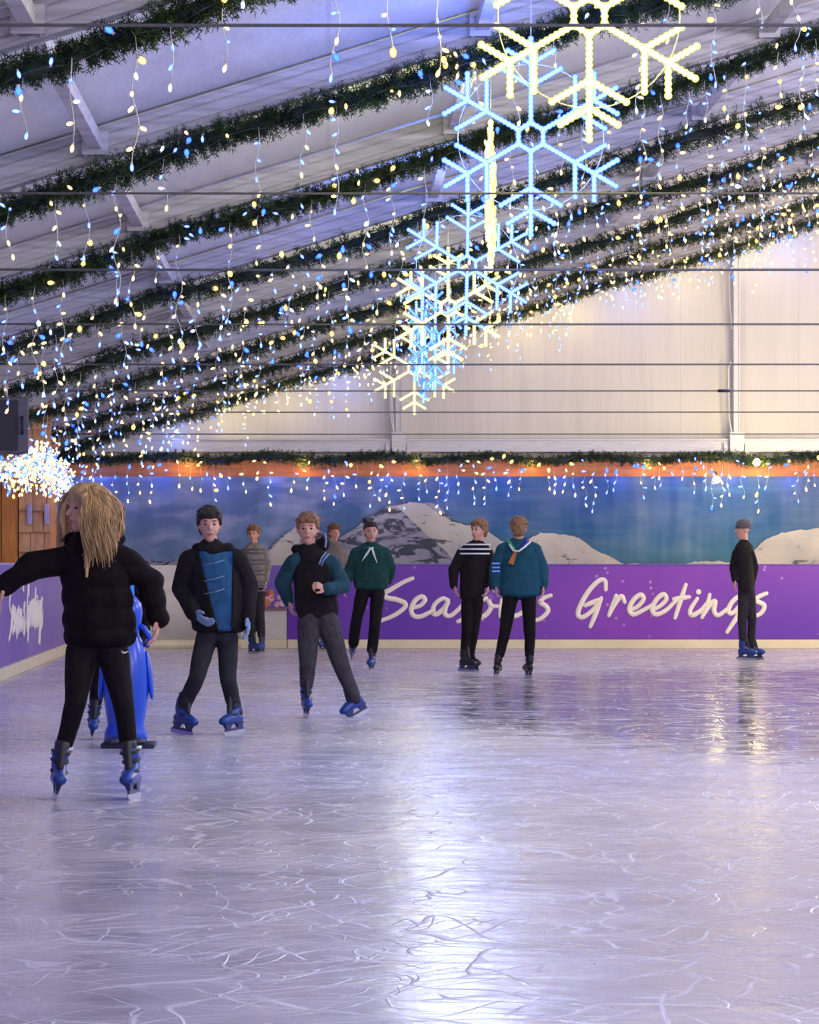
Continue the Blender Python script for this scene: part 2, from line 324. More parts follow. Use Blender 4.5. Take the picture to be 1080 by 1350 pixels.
class G:
    """collects geometry"""
    def __init__(s): s.v=[]; s.f=[]; s.m=[]
    def add(s, v, f, m=0):
        b=len(s.v); s.v += [tuple(x) for x in v]; s.f += [tuple(i+b for i in t) for t in f]; s.m += [m]*len(f)
    def box(s, c, d, m=0, rot=None):
        hx,hy,hz = d[0]/2,d[1]/2,d[2]/2
        vs=[Vector((x,y,z)) for x in(-hx,hx) for y in(-hy,hy) for z in(-hz,hz)]
        if rot is not None: vs=[rot@v for v in vs]
        c=Vector(c); s.add([v+c for v in vs],[(0,1,3,2),(4,6,7,5),(0,4,5,1),(2,3,7,6),(0,2,6,4),(1,5,7,3)],m)
    def tube(s, pts, r, n=8, m=0, caps=True):
        pts=[Vector(p) for p in pts]; k=len(pts)
        rs = r if isinstance(r,(list,tuple)) else [r]*k
        vs=[]; up=None
        for i,p in enumerate(pts):
            t=(pts[min(i+1,k-1)]-pts[max(i-1,0)]).normalized()
            if up is None:
                up = Vector((0,0,1)) if abs(t.z)<0.9 else Vector((0,1,0))
            a=t.cross(up)
            if a.length<1e-5: a=t.cross(Vector((1,0,0)))
            a.normalize(); b2=a.cross(t); up=b2
            for j in range(n):
                q=2*math.pi*j/n
                vs.append(p+(a*math.cos(q)+b2*math.sin(q))*rs[i])
        fs=[]
        for i in range(k-1):
            for j in range(n):
                fs.append((i*n+j,i*n+(j+1)%n,(i+1)*n+(j+1)%n,(i+1)*n+j))
        if caps:
            fs.append(tuple(range(n-1,-1,-1))); fs.append(tuple((k-1)*n+j for j in range(n)))
        s.add(vs,fs,m)
    def sphere(s, c, r, m=0, nu=8, nv=6, rad=None, ax=None):
        rx,ry,rz = rad if rad else (r,r,r)
        vs=[(0,0,1)]+[(math.sin(math.pi*i/nv)*math.cos(2*math.pi*j/nu),math.sin(math.pi*i/nv)*math.sin(2*math.pi*j/nu),math.cos(math.pi*i/nv)) for i in range(1,nv) for j in range(nu)]+[(0,0,-1)]
        vs=[Vector((a*rx,b*ry,cc*rz)) for a,b,cc in vs]
        if ax is not None: vs=[ax@v for v in vs]
        c=Vector(c); vs=[v+c for v in vs]
        fs=[(0,1+j,1+(j+1)%nu) for j in range(nu)]
        for i in range(nv-2):
            for j in range(nu):
                a=1+i*nu+j; b=1+i*nu+(j+1)%nu
                fs.append((a,a+nu,b+nu,b))
        e=len(vs)-1
        fs+=[(e,1+(nv-2)*nu+(j+1)%nu,1+(nv-2)*nu+j) for j in range(nu)]
        s.add(vs,fs,m)
    def obj(s, name, mats, parent=None, smooth=True, origin=None):
        return mesh_obj(name, s.v, s.f, mats, parent, smooth, s.m, origin)

def bevel(o, w=0.01, seg=2):
    md=o.modifiers.new('edge','BEVEL'); md.width=w; md.segments=seg; md.limit_method='ANGLE'; return o

# ------------------------------------------------------------------ setting
g=G(); nx,ny=2,2
g.add([(-5,4,0),(20,4,0),(20,53.2,0),(-5,53.2,0),(-5,4,-.1),(20,4,-.1),(20,53.2,-.1),(-5,53.2,-.1)],[(0,1,2,3),(4,7,6,5),(0,4,5,1),(1,5,6,2),(2,6,7,3),(3,7,4,0)])
tag(g.obj('floor',MAT['ice'],smooth=False),kind='structure')

XL, XR = -4.6, 9.0
# roof fabric, billowing slightly between the rafters
g=G(); NX,NYY=28,96
def roofv(i,j,th=0):
    x=XL+(XR-XL)*i/NX; y=1.5+(52.9-1.5)*j/NYY
    t=((y-FRAME_Y[0])/5.05)%1.0
    return (x,y,roof_z(x)+0.235+0.05*math.sin(math.pi*t)+th)
vs=[roofv(i,j) for j in range(NYY+1) for i in range(NX+1)]+[roofv(i,j,0.02) for j in range(NYY+1) for i in range(NX+1)]
off=(NX+1)*(NYY+1)
fs=[]
for j in range(NYY):
    for i in range(NX):
        a=j*(NX+1)+i; fs.append((a,a+NX+1,a+NX+2,a+1)); fs.append((a+off,a+1+off,a+NX+2+off,a+NX+1+off))
g.add(vs,fs); tag(g.obj('ceiling',MAT['tent']),kind='structure')

# gable (back) wall, left wall
YG=52.95
g=G(); g.add([(XL,YG,0),(XR,YG,0),(XR,YG,roof_z(XR)+.25),(XL,YG,roof_z(XL)+.25),(XL,YG+.03,0),(XR,YG+.03,0),(XR,YG+.03,roof_z(XR)+.25),(XL,YG+.03,roof_z(XL)+.25)],
             [(0,3,2,1),(4,5,6,7),(0,4,7,3),(1,2,6,5),(3,7,6,2),(0,1,5,4)])
tag(g.obj('wall_back',MAT['gable'],smooth=False),kind='structure')
g=G(); g.box((XL-.02,27.5,roof_z(XL)/2+.1),(.03,51,roof_z(XL)+.2)); tag(g.obj('wall_left',MAT['tent'],smooth=False),kind='structure')

# rafters: grooved aluminium box section
prof=[(-.065,0),(-.065,.022),(-.05,.026),(-.05,.050),(-.038,.052),(-.038,.062),(-.05,.064),(-.05,.135),(-.038,.137),(-.038,.147),(-.05,.149),(-.05,.185),(-.058,.187),(-.058,.2),(.05,.2),(.05,0),(.03,-.012),(-.03,-.012)]
for k,y in enumerate(FRAME_Y):
    g=G(); n=len(prof); vs=[]
    for x in (XL,XR):
        for (py,pz) in prof: vs.append((x,y+py,roof_z(x)+pz+.02))
    fs=[(i,(i+1)%n,n+(i+1)%n,n+i) for i in range(n)]+[tuple(range(n-1,-1,-1)),tuple(range(n,2*n))]
    g.add(vs,fs)
    tag(g.obj('roof_beam',MAT['beam'],smooth=False,origin=(0,y,0)),kind='structure')
# purlins between rafters
for X in (-3.75,-1.4,0.95,3.3,5.65,8.0):
    for k in range(0,8):
        y0,y1=FRAME_Y[k]+.05,FRAME_Y[k+1]-.05
        g=G(); g.box((X,(y0+y1)/2,roof_z(X)+.13),(.075,y1-y0,.09))
        for yy in (y0+.03,y1-.03):
            g.box((X,yy,roof_z(X)+.12),(.16,.05,.14))
            for sx in (-.06,.06): g.sphere((X+sx,yy,roof_z(X)+.05),.012)
        tag(g.obj('roof_purlin',MAT['beam'],smooth=False,origin=(X,y0,0)),kind='structure')
# gable posts and rail
for i,px in enumerate((527,978)):
    X=(px-VX)/93.0; top=roof_z(X)+.03
    g=G(); g.box((X,YG-.12,(2.6+top)/2),(.10,.10,top-2.6))
    g.box((X-.035,YG-.18,(2.6+top)/2),(.012,.02,top-2.6)); g.box((X+.035,YG-.18,(2.6+top)/2),(.012,.02,top-2.6))
    g.box((X,YG-.18,2.95),(.2,.06,.28)); g.box((X-.16,YG-.16,2.78),(.05,.05,.3)); g.box((X+.14,YG-.16,2.82),(.05,.05,.2))
    g.tube([(X-.07,YG-.18,top-.45),(X-.11,YG-.18,top-.5),(X-.10,YG-.18,top-.9),(X-.07,YG-.18,top-1.3)],.012,6)
    g.tube([(X-.08,YG-.18,4.1),(X-.12,YG-.18,4.0),(X-.11,YG-.18,3.3),(X-.06,YG-.18,3.0)],.014,6)
    tag(g.obj('gable_post',MAT['steel'],smooth=False,origin=(X,YG,2.6)),kind='structure')
g=G(); g.box(((XL+XR)/2,YG-.08,2.90),(XR-XL,.08,.16)); g.box(((XL+XR)/2,YG-.13,2.985),(XR-XL,.03,.02)); g.box(((XL+XR)/2,YG-.13,2.82),(XR-XL,.03,.02))
tag(g.obj('trim_1',MAT['steel'],smooth=False,origin=(0,YG,2.9)),kind='structure')
g=G(); g.box(((XL+XR)/2,YG-.22,2.56),(XR-XL,.05,.26)); g.box(((XL+XR)/2,YG-.26,2.44),(XR-XL,.04,.03))
tag(g.obj('trim_2',MAT['orange'],smooth=False,origin=(0,YG,2.5)),kind='structure')

# tie cables
ordn=['nearest','second','third','fourth','fifth','sixth','seventh','eighth']
TZ=EYE+1.83
tiey=[32,254,355,427,480,515,543,572]
for k in range(8):
    y=FRAME_Y[k]; z=EYE+(VY-tiey[k])*y/F
    t=empty('tie_cable',(0,y,z),f'thin dark steel cable stretched level across the hall, {ordn[k]} from the camera','cable','cables stretched level across the hall')
    g=G(); g.tube([(XL+.02,0,0),(0,0,-.004),(XR-.02,0,0)],.0062 if k<2 else .0085,6); g.obj('strand',MAT['cable'],t)
    g=G(); g.tube([(XL+.5,0,0),(XL+.75,0,0)],.022,8); g.obj('turnbuckle',MAT['steel'],t)
    if k==5:
        g=G(); g.tube([(4.0,0,-.002),(4.12,0,-.002)],.016,8); g.obj('sleeve',MAT['cable_tag'],t)

# ------------------------------------------------------------------ rink boards
def board_text(strokes, r=0.036, dz=0.0):
    """brush lettering as rounded flat ribbons; strokes in metres (x along board, z up)"""
    g=G(); dep=0.0
    for st in strokes:
        dep+=.0009
        # resample with Catmull-Rom
        pts=[Vector((a,0,b)) for a,b in st]; out=[]
        if len(pts)==1: g.sphere((pts[0].x,-.012,pts[0].z),1,0,12,8,rad=(r*1.1,.012,r*1.1)); continue
        ext=[pts[0]*2-pts[1]]+pts+[pts[-1]*2-pts[-2]]
        for i in range(1,len(ext)-2):
            p0,p1,p2,p3=ext[i-1:i+3]
            for j in range(8):
                t=j/8; out.append(0.5*((2*p1)+(p2-p0)*t+(2*p0-5*p1+4*p2-p3)*t*t+(3*p1-p0-3*p2+p3)*t**3))
        out.append(pts[-1]); n=len(out); vs=[];fs=[]
        for i,p in enumerate(out):
            t=(out[min(i+1,n-1)]-out[max(i-1,0)]).normalized(); nrm=Vector((-t.z,0,t.x))
            w=r*(0.78+0.22*math.sin(math.pi*i/(n-1)))
            de=dep+.004*i/n
            for (a,b) in ((-1,-.002),(-.8,-.010-de),(.8,-.010-de),(1,-.002)):
                q=p+nrm*(w*a); vs.append((q.x,b,q.z))
        for i in range(n-1):
            for j in range(3): fs.append((i*4+j,i*4+j+1,i*4+5+j,i*4+4+j))
        g.add(vs,fs)
        for e in (0,n-1):
            w=r*0.78; g.sphere((out[e].x,-.003-dep,out[e].z),1,0,14,8,rad=(w,.0068,w))
    return g
def c5(l): return [((480+x/3.857-VX)/93.3, EYE+(VY-(730+y/3.857))/93.3) for x,y in l]
def c6(l): return [((740+x/3.176-VX)/93.3, EYE+(VY-(730+y/3.176))/93.3) for x,y in l]
TEXT=[c5([(247,125),(200,145),(140,180),(102,203),(115,223),(170,235),(208,252),(203,277),(150,315),(72,346)]),
 c5([(250,275),(287,263),(310,235),(293,218),(260,238),(240,280),(250,314),(285,320),(330,300),(355,285)]),
 c5([(428,236),(398,228),(358,260),(350,300),(372,306),(408,276),(428,242),(414,275),(412,308),(438,316),(475,288),(505,255)]),
 c5([(530,235),(508,262),(522,298),(505,332),(478,345)]),
 c5([(622,226),(592,245),(576,285),(588,320),(620,310),(645,272),(632,236),(650,264),(692,268)]),
 c5([(700,236),(693,318)]), c5([(693,305),(715,262),(738,240),(748,268),(746,306),(772,316),(805,298),(830,270)]),
 c5([(870,140),(858,165)]),
 c5([(950,212),(915,225),(896,247),(925,266),(935,292),(902,328),(862,342)]),
 c6([(187,150),(184,114),(160,112),(120,150),(86,205),(70,252),(90,266),(130,238),(166,192)]), c6([(100,217),(166,190)]), c6([(168,186),(145,250),(122,305)]),
 c6([(230,175),(215,220),(200,258)]), c6([(203,250),(226,208),(252,178),(266,202)]),
 c6([(295,234),(322,220),(345,190),(333,172),(304,192),(285,232),(302,254),(345,236),(385,212)]),
 c6([(388,234),(418,216),(440,190),(428,170),(399,192),(380,232),(397,254),(440,236),(490,185)]),
 c6([(522,130),(500,195),(477,268)]), c6([(472,190),(536,181)]),
 c6([(570,188),(541,235),(548,258),(585,238),(612,205)]), c6([(575,160)]),
 c6([(622,172),(610,225),(590,266)]), c6([(595,258),(625,212),(645,200),(640,238),(658,258),(700,228)]),
 c6([(768,182),(742,180),(712,208),(700,242),(722,246),(770,188)]), c6([(768,190),(745,250),(695,328)]),
 c6([(860,166),(828,180),(815,196),(850,216),(836,250),(786,272)])]
YB=52.0; sB=F/YB
BT=1.18
# far right board with greeting
t=empty('rink_board',(0,YB,0),'purple far barrier board with large ivory brush lettering reading Seasons Greetings','rink barrier','purple rink barriers')
xa=(379-VX)/sB; xb=10.5
g=G(); g.box(((xa+xb)/2,.04,(BT+.13)/2),(xb-xa,.08,BT-.13)); bevel(g.obj('printed_panel',MAT['purple'],t,smooth=False),.008)
g=G(); g.box(((xa+xb)/2,.02,.065),(xb-xa,.14,.13)); bevel(g.obj('kick_strip',MAT['kick'],t,smooth=False),.012)
for wd in (TEXT[:9],TEXT[9:]):
    g=board_text(wd); o=g.obj('word_lettering',MAT['letter'],t); o.location=(0,-.001,0)
g=G(); g.box(((xa+xb)/2,.04,BT+.008),(xb-xa,.09,.02)); g.obj('top_cap',mat('violet_cap',(0.15,0.07,0.45),.4),t,smooth=False)
# far left board: printed strip above, white below
t=empty('rink_board',(0,YB,0),'far barrier board behind the skaters, purple printed strip above bare white plastic','rink barrier','purple rink barriers')
x0=-1.75; x1=xa-.01
g=G(); g.box(((x0+x1)/2,.04,(BT+.56)/2),(x1-x0,.07,BT-.56)); g.obj('printed_panel',MAT['purple2'],t,smooth=False)
g=G(); g.box(((x0+x1)/2,.05,.345),(x1-x0,.08,.43)); bevel(g.obj('plain_panel',MAT['whiteplastic'],t,smooth=False),.008)
g=G(); g.box(((x0+x1)/2,.02,.065),(x1-x0,.14,.13)); bevel(g.obj('kick_strip',MAT['kick'],t,smooth=False),.012)
g=G(); g.box(((x0+x1)/2,.03,.555),(x1-x0,.11,.025)); g.obj('ledge',mat('brown_ledge',(0.25,0.14,0.10),.6),t,smooth=False)
bmats=[mat('bauble_ink_%d'%i,c,.4) for i,c in enumerate([(0.75,0.55,0.5),(0.6,0.18,0.05),(0.25,0.03,0.08),(0.7,0.35,0.5)])]
for i in range(26):
    bx=R.uniform(-1.0,xa-.06) if i<22 else R.uniform(-1.6,-1.2); r=R.uniform(.03,.06)
    g=G(); g.sphere((0,0,0),1,0,14,8,rad=(r,.006,r)); o=g.obj('printed_bauble',bmats[R.randrange(4)],t); o.location=(bx,.002-.0004*i,R.uniform(.60,.80))
# left board, nearly in line with the sight line
A=Vector((-2.9,10.0)); B=Vector((-3.50,49.6)); d=(B-A).normalized()
t=empty('rink_board',(A.x,A.y,0),'lilac barrier board along the left side with white lettering, running away from the camera','rink barrier','purple rink barriers',rz=math.atan2(d.y,d.x))
Lb=(B-A).length
g=G(); g.box((Lb/2,.04,(BT+.13)/2),(Lb,.08,BT-.13)); g.obj('printed_panel',MAT['purple2'],t,smooth=False)
g=G(); g.box((Lb/2,.02,.065),(Lb,.14,.13)); bevel(g.obj('kick_strip',MAT['kick'],t,smooth=False),.012)
g=G(); g.box((Lb/2,.04,BT+.008),(Lb,.09,.02)); g.obj('top_cap',mat('lilac_cap',(0.45,0.40,0.75),.4),t,smooth=False)
for wd in (TEXT[:9],TEXT[9:]):
    g=board_text(wd,.026); o=g.obj('word_lettering',MAT['letter'],t); o.location=(28.6-0.77,-.001,0)
# corner piece
g=G(); g2=G(); cx,cy,rr=-3.5+2.2,49.6+.1,2.25; pr=[]
cpts=[(B.x,B.y)]+[(-3.5+2.3-2.3*math.cos(a),49.75+2.25*math.sin(a)) for a in [i*math.pi/16 for i in range(0,9)]]+[(x0,YB+.0)]
cpts=[c for c in cpts if c[1]<=YB+.001]
for gg,(za,zb,th) in ((g,(.13,BT,.08)),(g2,(0,.13,.12))):
    vs=[];n=len(cpts)
    for i,(x,y) in enumerate(cpts):
        nx_,ny_=-(cy-y+.0),0
        dirv=Vector((x-(-3.5+2.3),y-49.75)).normalized()
        for off_ in ((0 if za>.1 else -.05),th):
            for z in (za,zb): vs.append((x+dirv.x*off_,y+dirv.y*off_,z))
    fs=[]
    for i in range(n-1):
        a=i*4;b=a+4; fs+=[(a,b,b+1,a+1),(a+2,a+3,b+3,b+2),(a+1,b+1,b+3,a+3),(a,a+2,b+2,b)]
    fs+=[(0,1,3,2),(n*4-4,n*4-2,n*4-1,n*4-3)]
    gg.add(vs,fs)
t=empty('rink_board',(-3.5,49.75,0),'curved plain white barrier board in the far left corner','rink barrier','purple rink barriers')
o=g.obj('plain_panel',MAT['whiteplastic'],t); o.location=(3.5,-49.75,0)
o=g2.obj('kick_strip',MAT['kick'],t); o.location=(3.5,-49.75,0)

# ------------------------------------------------------------------ mural banner
YM=52.62; sM=F/YM
t=empty('mountain_banner',(0,YM,0),'long blue printed banner of sky and snowy mountains hanging behind the far boards','banner')
g=G(); NX2,NZ2=120,10
vs=[];fs=[]
for th in (0,.01):
    for j in range(NZ2+1):
        for i in range(NX2+1):
            x=XL+(10.5-XL)*i/NX2; z=.95+1.5*j/NZ2
            vs.append((x,0.025*math.sin(x*2.3+z)+.02*math.sin(x*5.1-z*2)+th,z))
o_=(NX2+1)*(NZ2+1)
for j in range(NZ2):
    for i in range(NX2):
        a=j*(NX2+1)+i; fs.append((a,a+1,a+NX2+2,a+NX2+1)); fs.append((a+o_,a+NX2+1+o_,a+NX2+2+o_,a+1+o_))
g.add(vs,fs); g.obj('printed_sky',MAT['mural'],t)
def mount(poly, m, dy, name='mountain_print'):
    pl=[((px-VX)/sM, EYE+(VY-py)/sM) for px,py in poly]; out=[]
    for (a,b),(c,d_) in zip(pl,pl[1:]+pl[:1]):
        low=b<1.19 and d_<1.19
        n=1 if low else max(3,int(math.hypot(c-a,d_-b)/.035))
        for i in range(n):
            u=i/n; x=a+(c-a)*u; z=b+(d_-b)*u
            if not low and 0<i: z+=.035*mnoise.noise(Vector((x*3,dy*50,z*3)))+.018*mnoise.noise(Vector((x*11,dy*50,z*11)))
            out.append((x,max(z,1.0)))
    g=G(); n=len(out); f=-.055-dy
    g.add([(x,f,z) for x,z in out]+[(x,f+.003,z) for x,z in out],[tuple(range(n)),tuple(range(2*n-1,n-1,-1))]+[(i,i+n,(i+1)%n+n,(i+1)%n) for i in range(n)])
    return g.obj(name,m,t,smooth=False)
mount([(60,752),(60,743),(110,735),(170,741),(230,738),(300,744),(345,746),(345,752)],MAT['mount1'],.0)
mount([(335,752),(352,728),(372,706),(390,693),(420,699),(445,712),(475,690),(505,672),(540,661),(570,664),(600,686),(640,700),(668,716),(700,752)],MAT['mount1'],.006)
mount([(338,752),(355,728),(376,705),(392,694),(402,702),(388,725),(372,752)],MAT['mount2'],.012)
mount([(523,668),(540,662),(560,664),(580,680),(600,688),(640,700),(662,714),(690,740),(700,752),(612,752),(590,730),(562,706),(548,690)],MAT['mount2'],.012)
mount([(650,752),(690,716),(712,702),(730,703),(760,709),(790,728),(825,744),(880,746),(920,741),(965,740),(990,730),(1008,712),(1030,702),(1055,698),(1110,696),(1160,712),(1220,752)],MAT['mount2'],.018)

# ------------------------------------------------------------------ fir garlands
def garland(path, rad, sprigs_m, needles, label, nl=.036, nw=.0045):
    g=G(); L_=0; pts=[Vector(p) for p in path]
    seg=[(a,b,(b-a).length) for a,b in zip(pts[:-1],pts[1:])]
    g.tube([p+Vector((0,0,.012*mnoise.noise(Vector((p.x*5,0,p.y))))) for p in pts],[.036+.016*mnoise.noise(Vector((p.x*4,p.y,3))) for p in pts],7,2)
    for a,b,l in seg:
        t=(b-a).normalized(); s1=t.cross(Vector((0,0,1))).normalized(); s2=s1.cross(t)
        n=max(1,int(l*sprigs_m+R.random()))
        for _ in range(n):
            u=R.random(); p=a+(b-a)*u; an=R.uniform(0,2*math.pi)
            fat=1+.35*mnoise.noise(Vector((p.x*1.7,p.y,0)))
            rdir=(s1*math.cos(an)+s2*math.sin(an))
            dirv=(rdir+t*R.uniform(-.9,.9)+Vector((0,0,-.15))).normalized()
            Ls=rad*R.uniform(.75,1.35)*fat
            q=dirv.cross(Vector((R.uniform(-1,1),R.uniform(-1,1),R.uniform(-1,1)))).normalized(); q2=dirv.cross(q)
            mi=1 if R.random()<.6 else 2
            # stem
            w=.003; e=p+dirv*Ls
            g.add([p+q*w,p-q*w,e],[(0,1,2)],0)
            vs=[];fs=[]
            for i in range(needles):
                v=.12+.88*i/needles
                c=p+dirv*(Ls*v); ang=i*2.4
                sd=q*math.cos(ang)+q2*math.sin(ang)
                nd=(sd*.8+dirv*.75).normalized(); ln=nl*(1.1-.5*v)
                wv=nd.cross(sd.cross(dirv)).normalized()*nw*.5
                b0=len(vs); vs+=[c+wv,c-wv,c+nd*ln]; fs.append((b0,b0+1,b0+2))
            g.add(vs,fs,mi)
    c=pts[0]
    o=g.obj('fir_garland',[MAT['stem'],MAT['fir'],MAT['fir2']],smooth=False,origin=tuple(c))
    return tag(o,label,'garland','fir garlands under the roof beams')

def visible_x(y, margin=2.2):
    s=F/y; return max(XL+.1,(0-VX)/s-margin), min(XR-.2,(1080-VX)/s+margin)
GAR={}
for k in range(1,9):
    y=FRAME_Y[k]-.06; xa_,xb_=visible_x(y); n=int((xb_-xa_)/.12); path=[]
    for i in range(n+1):
        x=xa_+(xb_-xa_)*i/n
        sag=.05*abs(math.sin(math.pi*(x+.37*k)/2.35))+.035*mnoise.noise(Vector((x*1.1,k*3.3,0)))
        path.append((x,y-.04,roof_z(x)-.055-sag))
    GAR[k]=path
    near=k<=3
    lab={1:'fir garland under the nearest visible roof beam, across the top left corner',8:'fir garland against the white gable wall, lowest and farthest of the roof garlands'}.get(k,f'dark fir garland with lights under roof beam, {ordn[k-1]} garland counted from the camera')
    garland(path,.105 if near else .12,520 if near else 230,15 if near else 9,lab,.045 if near else .055,.0075 if near else .013)
path=[(XL+.3+(9-XL)*i/110,YG-.42,2.71+.03*math.sin(i*.5)+.03*mnoise.noise(Vector((i*.3,0,0)))) for i in range(111)]
FG=path
garland(path,.095,210,9,'fir garland lying level on top of the orange fascia across the far wall',.05,.014)

# ------------------------------------------------------------------ icicle lights
def bulb_mesh(mat_, ln, r):
    g=G()
    g.tube([(0,0,0),(0,0,-.35*ln)],r*.55,6,0)
    g.sphere((0,0,-.62*ln),1,1,8,6,rad=(r,r,ln*.45))
    me=bpy.data.meshes.new('bulb'); me.from_pydata(g.v,[],g.f); me.materials.append(MAT['lightwire']); me.materials.append(mat_)
    me.polygons.foreach_set('material_index',g.m); me.polygons.foreach_set('use_smooth',[True]*len(g.f)); me.update(); return me,g
BM={c:bulb_mesh(MAT[c],.038,.0085) for c in ('warm','cool','white')}
BIG={c:bulb_mesh(MAT[d_],.045,.0145) for c,d_ in (('warm','warmdeep'),('cool','cooldeep'),('white','white'))}
def put_bulb(gl, kind, pos, rot, sc, mi):
    src=(BIG if kind[1] else BM)[kind[0]][1]
    vs=[Vector(pos)+rot@(Vector(v)*sc) for v in src.v]
    b=len(gl.v); gl.v+= [tuple(v) for v in vs]; gl.f+=[tuple(i+b for i in f) for f in src.f]
    mi={1:4,2:5}.get(mi,mi) if kind[1] else mi; gl.m+=[0 if m==0 else mi for m in src.m]
MI={'warm':1,'cool':2,'white':3}
LM=[MAT['lightwire'],MAT['warm'],MAT['cool'],MAT['white'],MAT['warmdeep'],MAT['cooldeep']]
def pickc(pb=.40):
    u=R.random(); return 'cool' if u<pb else ('warm' if u<pb+.48 else 'white')
def icicles(path, spacing, label, group, individual, lmin=.15, lmax=.65, sc=1.0, bulbs_per_m=11, big=.07, garl=6, pb=.40, ysp=.03, wr=.0014, gap=.12):
    """one set of icicle lights: feeder wire, hanging drops, bulbs; individual -> each bulb is its own sub-part"""
    pts=[Vector(p) for p in path]
    t=empty('icicle_lights',tuple(pts[0]),label,'string lights',group)
    o0=pts[0]; g=G(); g.tube([p-o0+Vector((0,-.05,-.03+.02*math.sin(i*1.7))) for i,p in enumerate(pts)],.0022,5); g.obj('feeder_wire',MAT['cable'],t)
    cum=[0]
    for a,b in zip(pts[:-1],pts[1:]): cum.append(cum[-1]+(b-a).length)
    tot=cum[-1]
    def at(dist):
        for i in range(len(cum)-1):
            if cum[i+1]>=dist: 
                u=(dist-cum[i])/(cum[i+1]-cum[i]); return pts[i].lerp(pts[i+1],u)
        return pts[-1]
    dd=.05
    ndrop=0
    while dd<tot:
        st=at(dd)-o0+Vector((R.uniform(-.02,.02),R.uniform(-ysp,ysp)-.05,-.02))
        if R.random()<gap: dd+=spacing*1.2; continue
        ln=R.uniform(lmin,lmax)*(0.55 if R.random()<.35 else 1)
        n=max(4,int(ln/.05)); wig=R.uniform(.01,.03); ph=R.uniform(0,6)
        wp=[Vector((wig*math.sin(ph+i*.9)*min(1,i/3),wig*.6*math.cos(ph+i*1.3)*min(1,i/3),-ln*i/n)) for i in range(n+1)]
        g=G(); g.tube(wp,wr,4,0)
        nb=max(2,int(ln*bulbs_per_m)); dpo=None; recs=[]
        for b in range(nb):
            u=min(1,(b+1)/nb+R.uniform(-.03,.03)); ii=min(n-1,int(u*n)); q=wp[ii].lerp(wp[ii+1],u*n-ii)
            sd=R.uniform(0,2*math.pi); tilt=R.uniform(.3,1.7) if b<nb-1 else R.uniform(0,.5)
            rot=Matrix.Rotation(sd,3,'Z')@Matrix.Rotation(tilt,3,'Y')
            bg=R.random()<big; kk=(pickc(pb),bg)
            recs.append((q,rot,kk))
        if not individual:
            for q,rot,kk in recs: put_bulb(g,kk,q,rot,sc*R.uniform(.85,1.15),MI[kk[0]])
        dpo=g.obj('light_drop',LM if not individual else MAT['lightwire'],t); dpo.location=st
        if individual:
            for q,rot,kk in recs:
                me=(BIG if kk[1] else BM)[kk[0]][0]
                bo=bpy.data.objects.new('bulb',me); link(bo,dpo); bo.location=q; bo.rotation_euler=rot.to_euler(); bo.scale=(sc,)*3
        ndrop+=1
        dd+=spacing*R.uniform(.6,1.4)
    # bulbs tucked in the garland itself
    ng=int(tot*garl)
    for i in range(min(ng,95)):
        p=at(R.uniform(0,tot))-o0+Vector((0,-.07-R.uniform(0,.05),R.uniform(-.10,.06)))
        kk=(pickc(pb+.1),R.random()<.45)
        rot=Matrix.Rotation(R.uniform(0,6.28),3,'Z')@Matrix.Rotation(R.uniform(0,3),3,'Y')
        me=(BIG if kk[1] else BM)[kk[0]][0]
        bo=bpy.data.objects.new('garland_bulb',me); link(bo,t); bo.location=p; bo.rotation_euler=rot.to_euler(); bo.scale=(sc,)*3
    return t
for k in range(1,9):
    lab={1:'warm and blue icicle lights under the nearest visible roof beam, top left corner',8:'icicle lights against the white gable wall, farthest set under the roof'}.get(k,f'warm and blue icicle lights under roof beam, {ordn[k-1]} set counted from the camera')
    icicles(GAR[k],.24 if k<=2 else (.19 if k<=4 else .15),lab,'icicle lights hung under the roof beams',k<=2,
            sc=1.15 if k<=3 else 1.45, lmin=.28 if k<=3 else .2,lmax=.80 if k<=3 else .70,bulbs_per_m=12 if k<=3 else 12,garl=7 if k<=4 else 6,gap=.12,wr=.0024 if k<=3 else .002)
icicles([(p[0],p[1]-.02,p[2]-.10) for p in FG],.165,'icicle lights hung level across the orange fascia above the banner','icicle lights on the far wall',False,
        lmin=.25,lmax=.64,sc=1.6,bulbs_per_m=10,garl=8,pb=.42,big=.06)

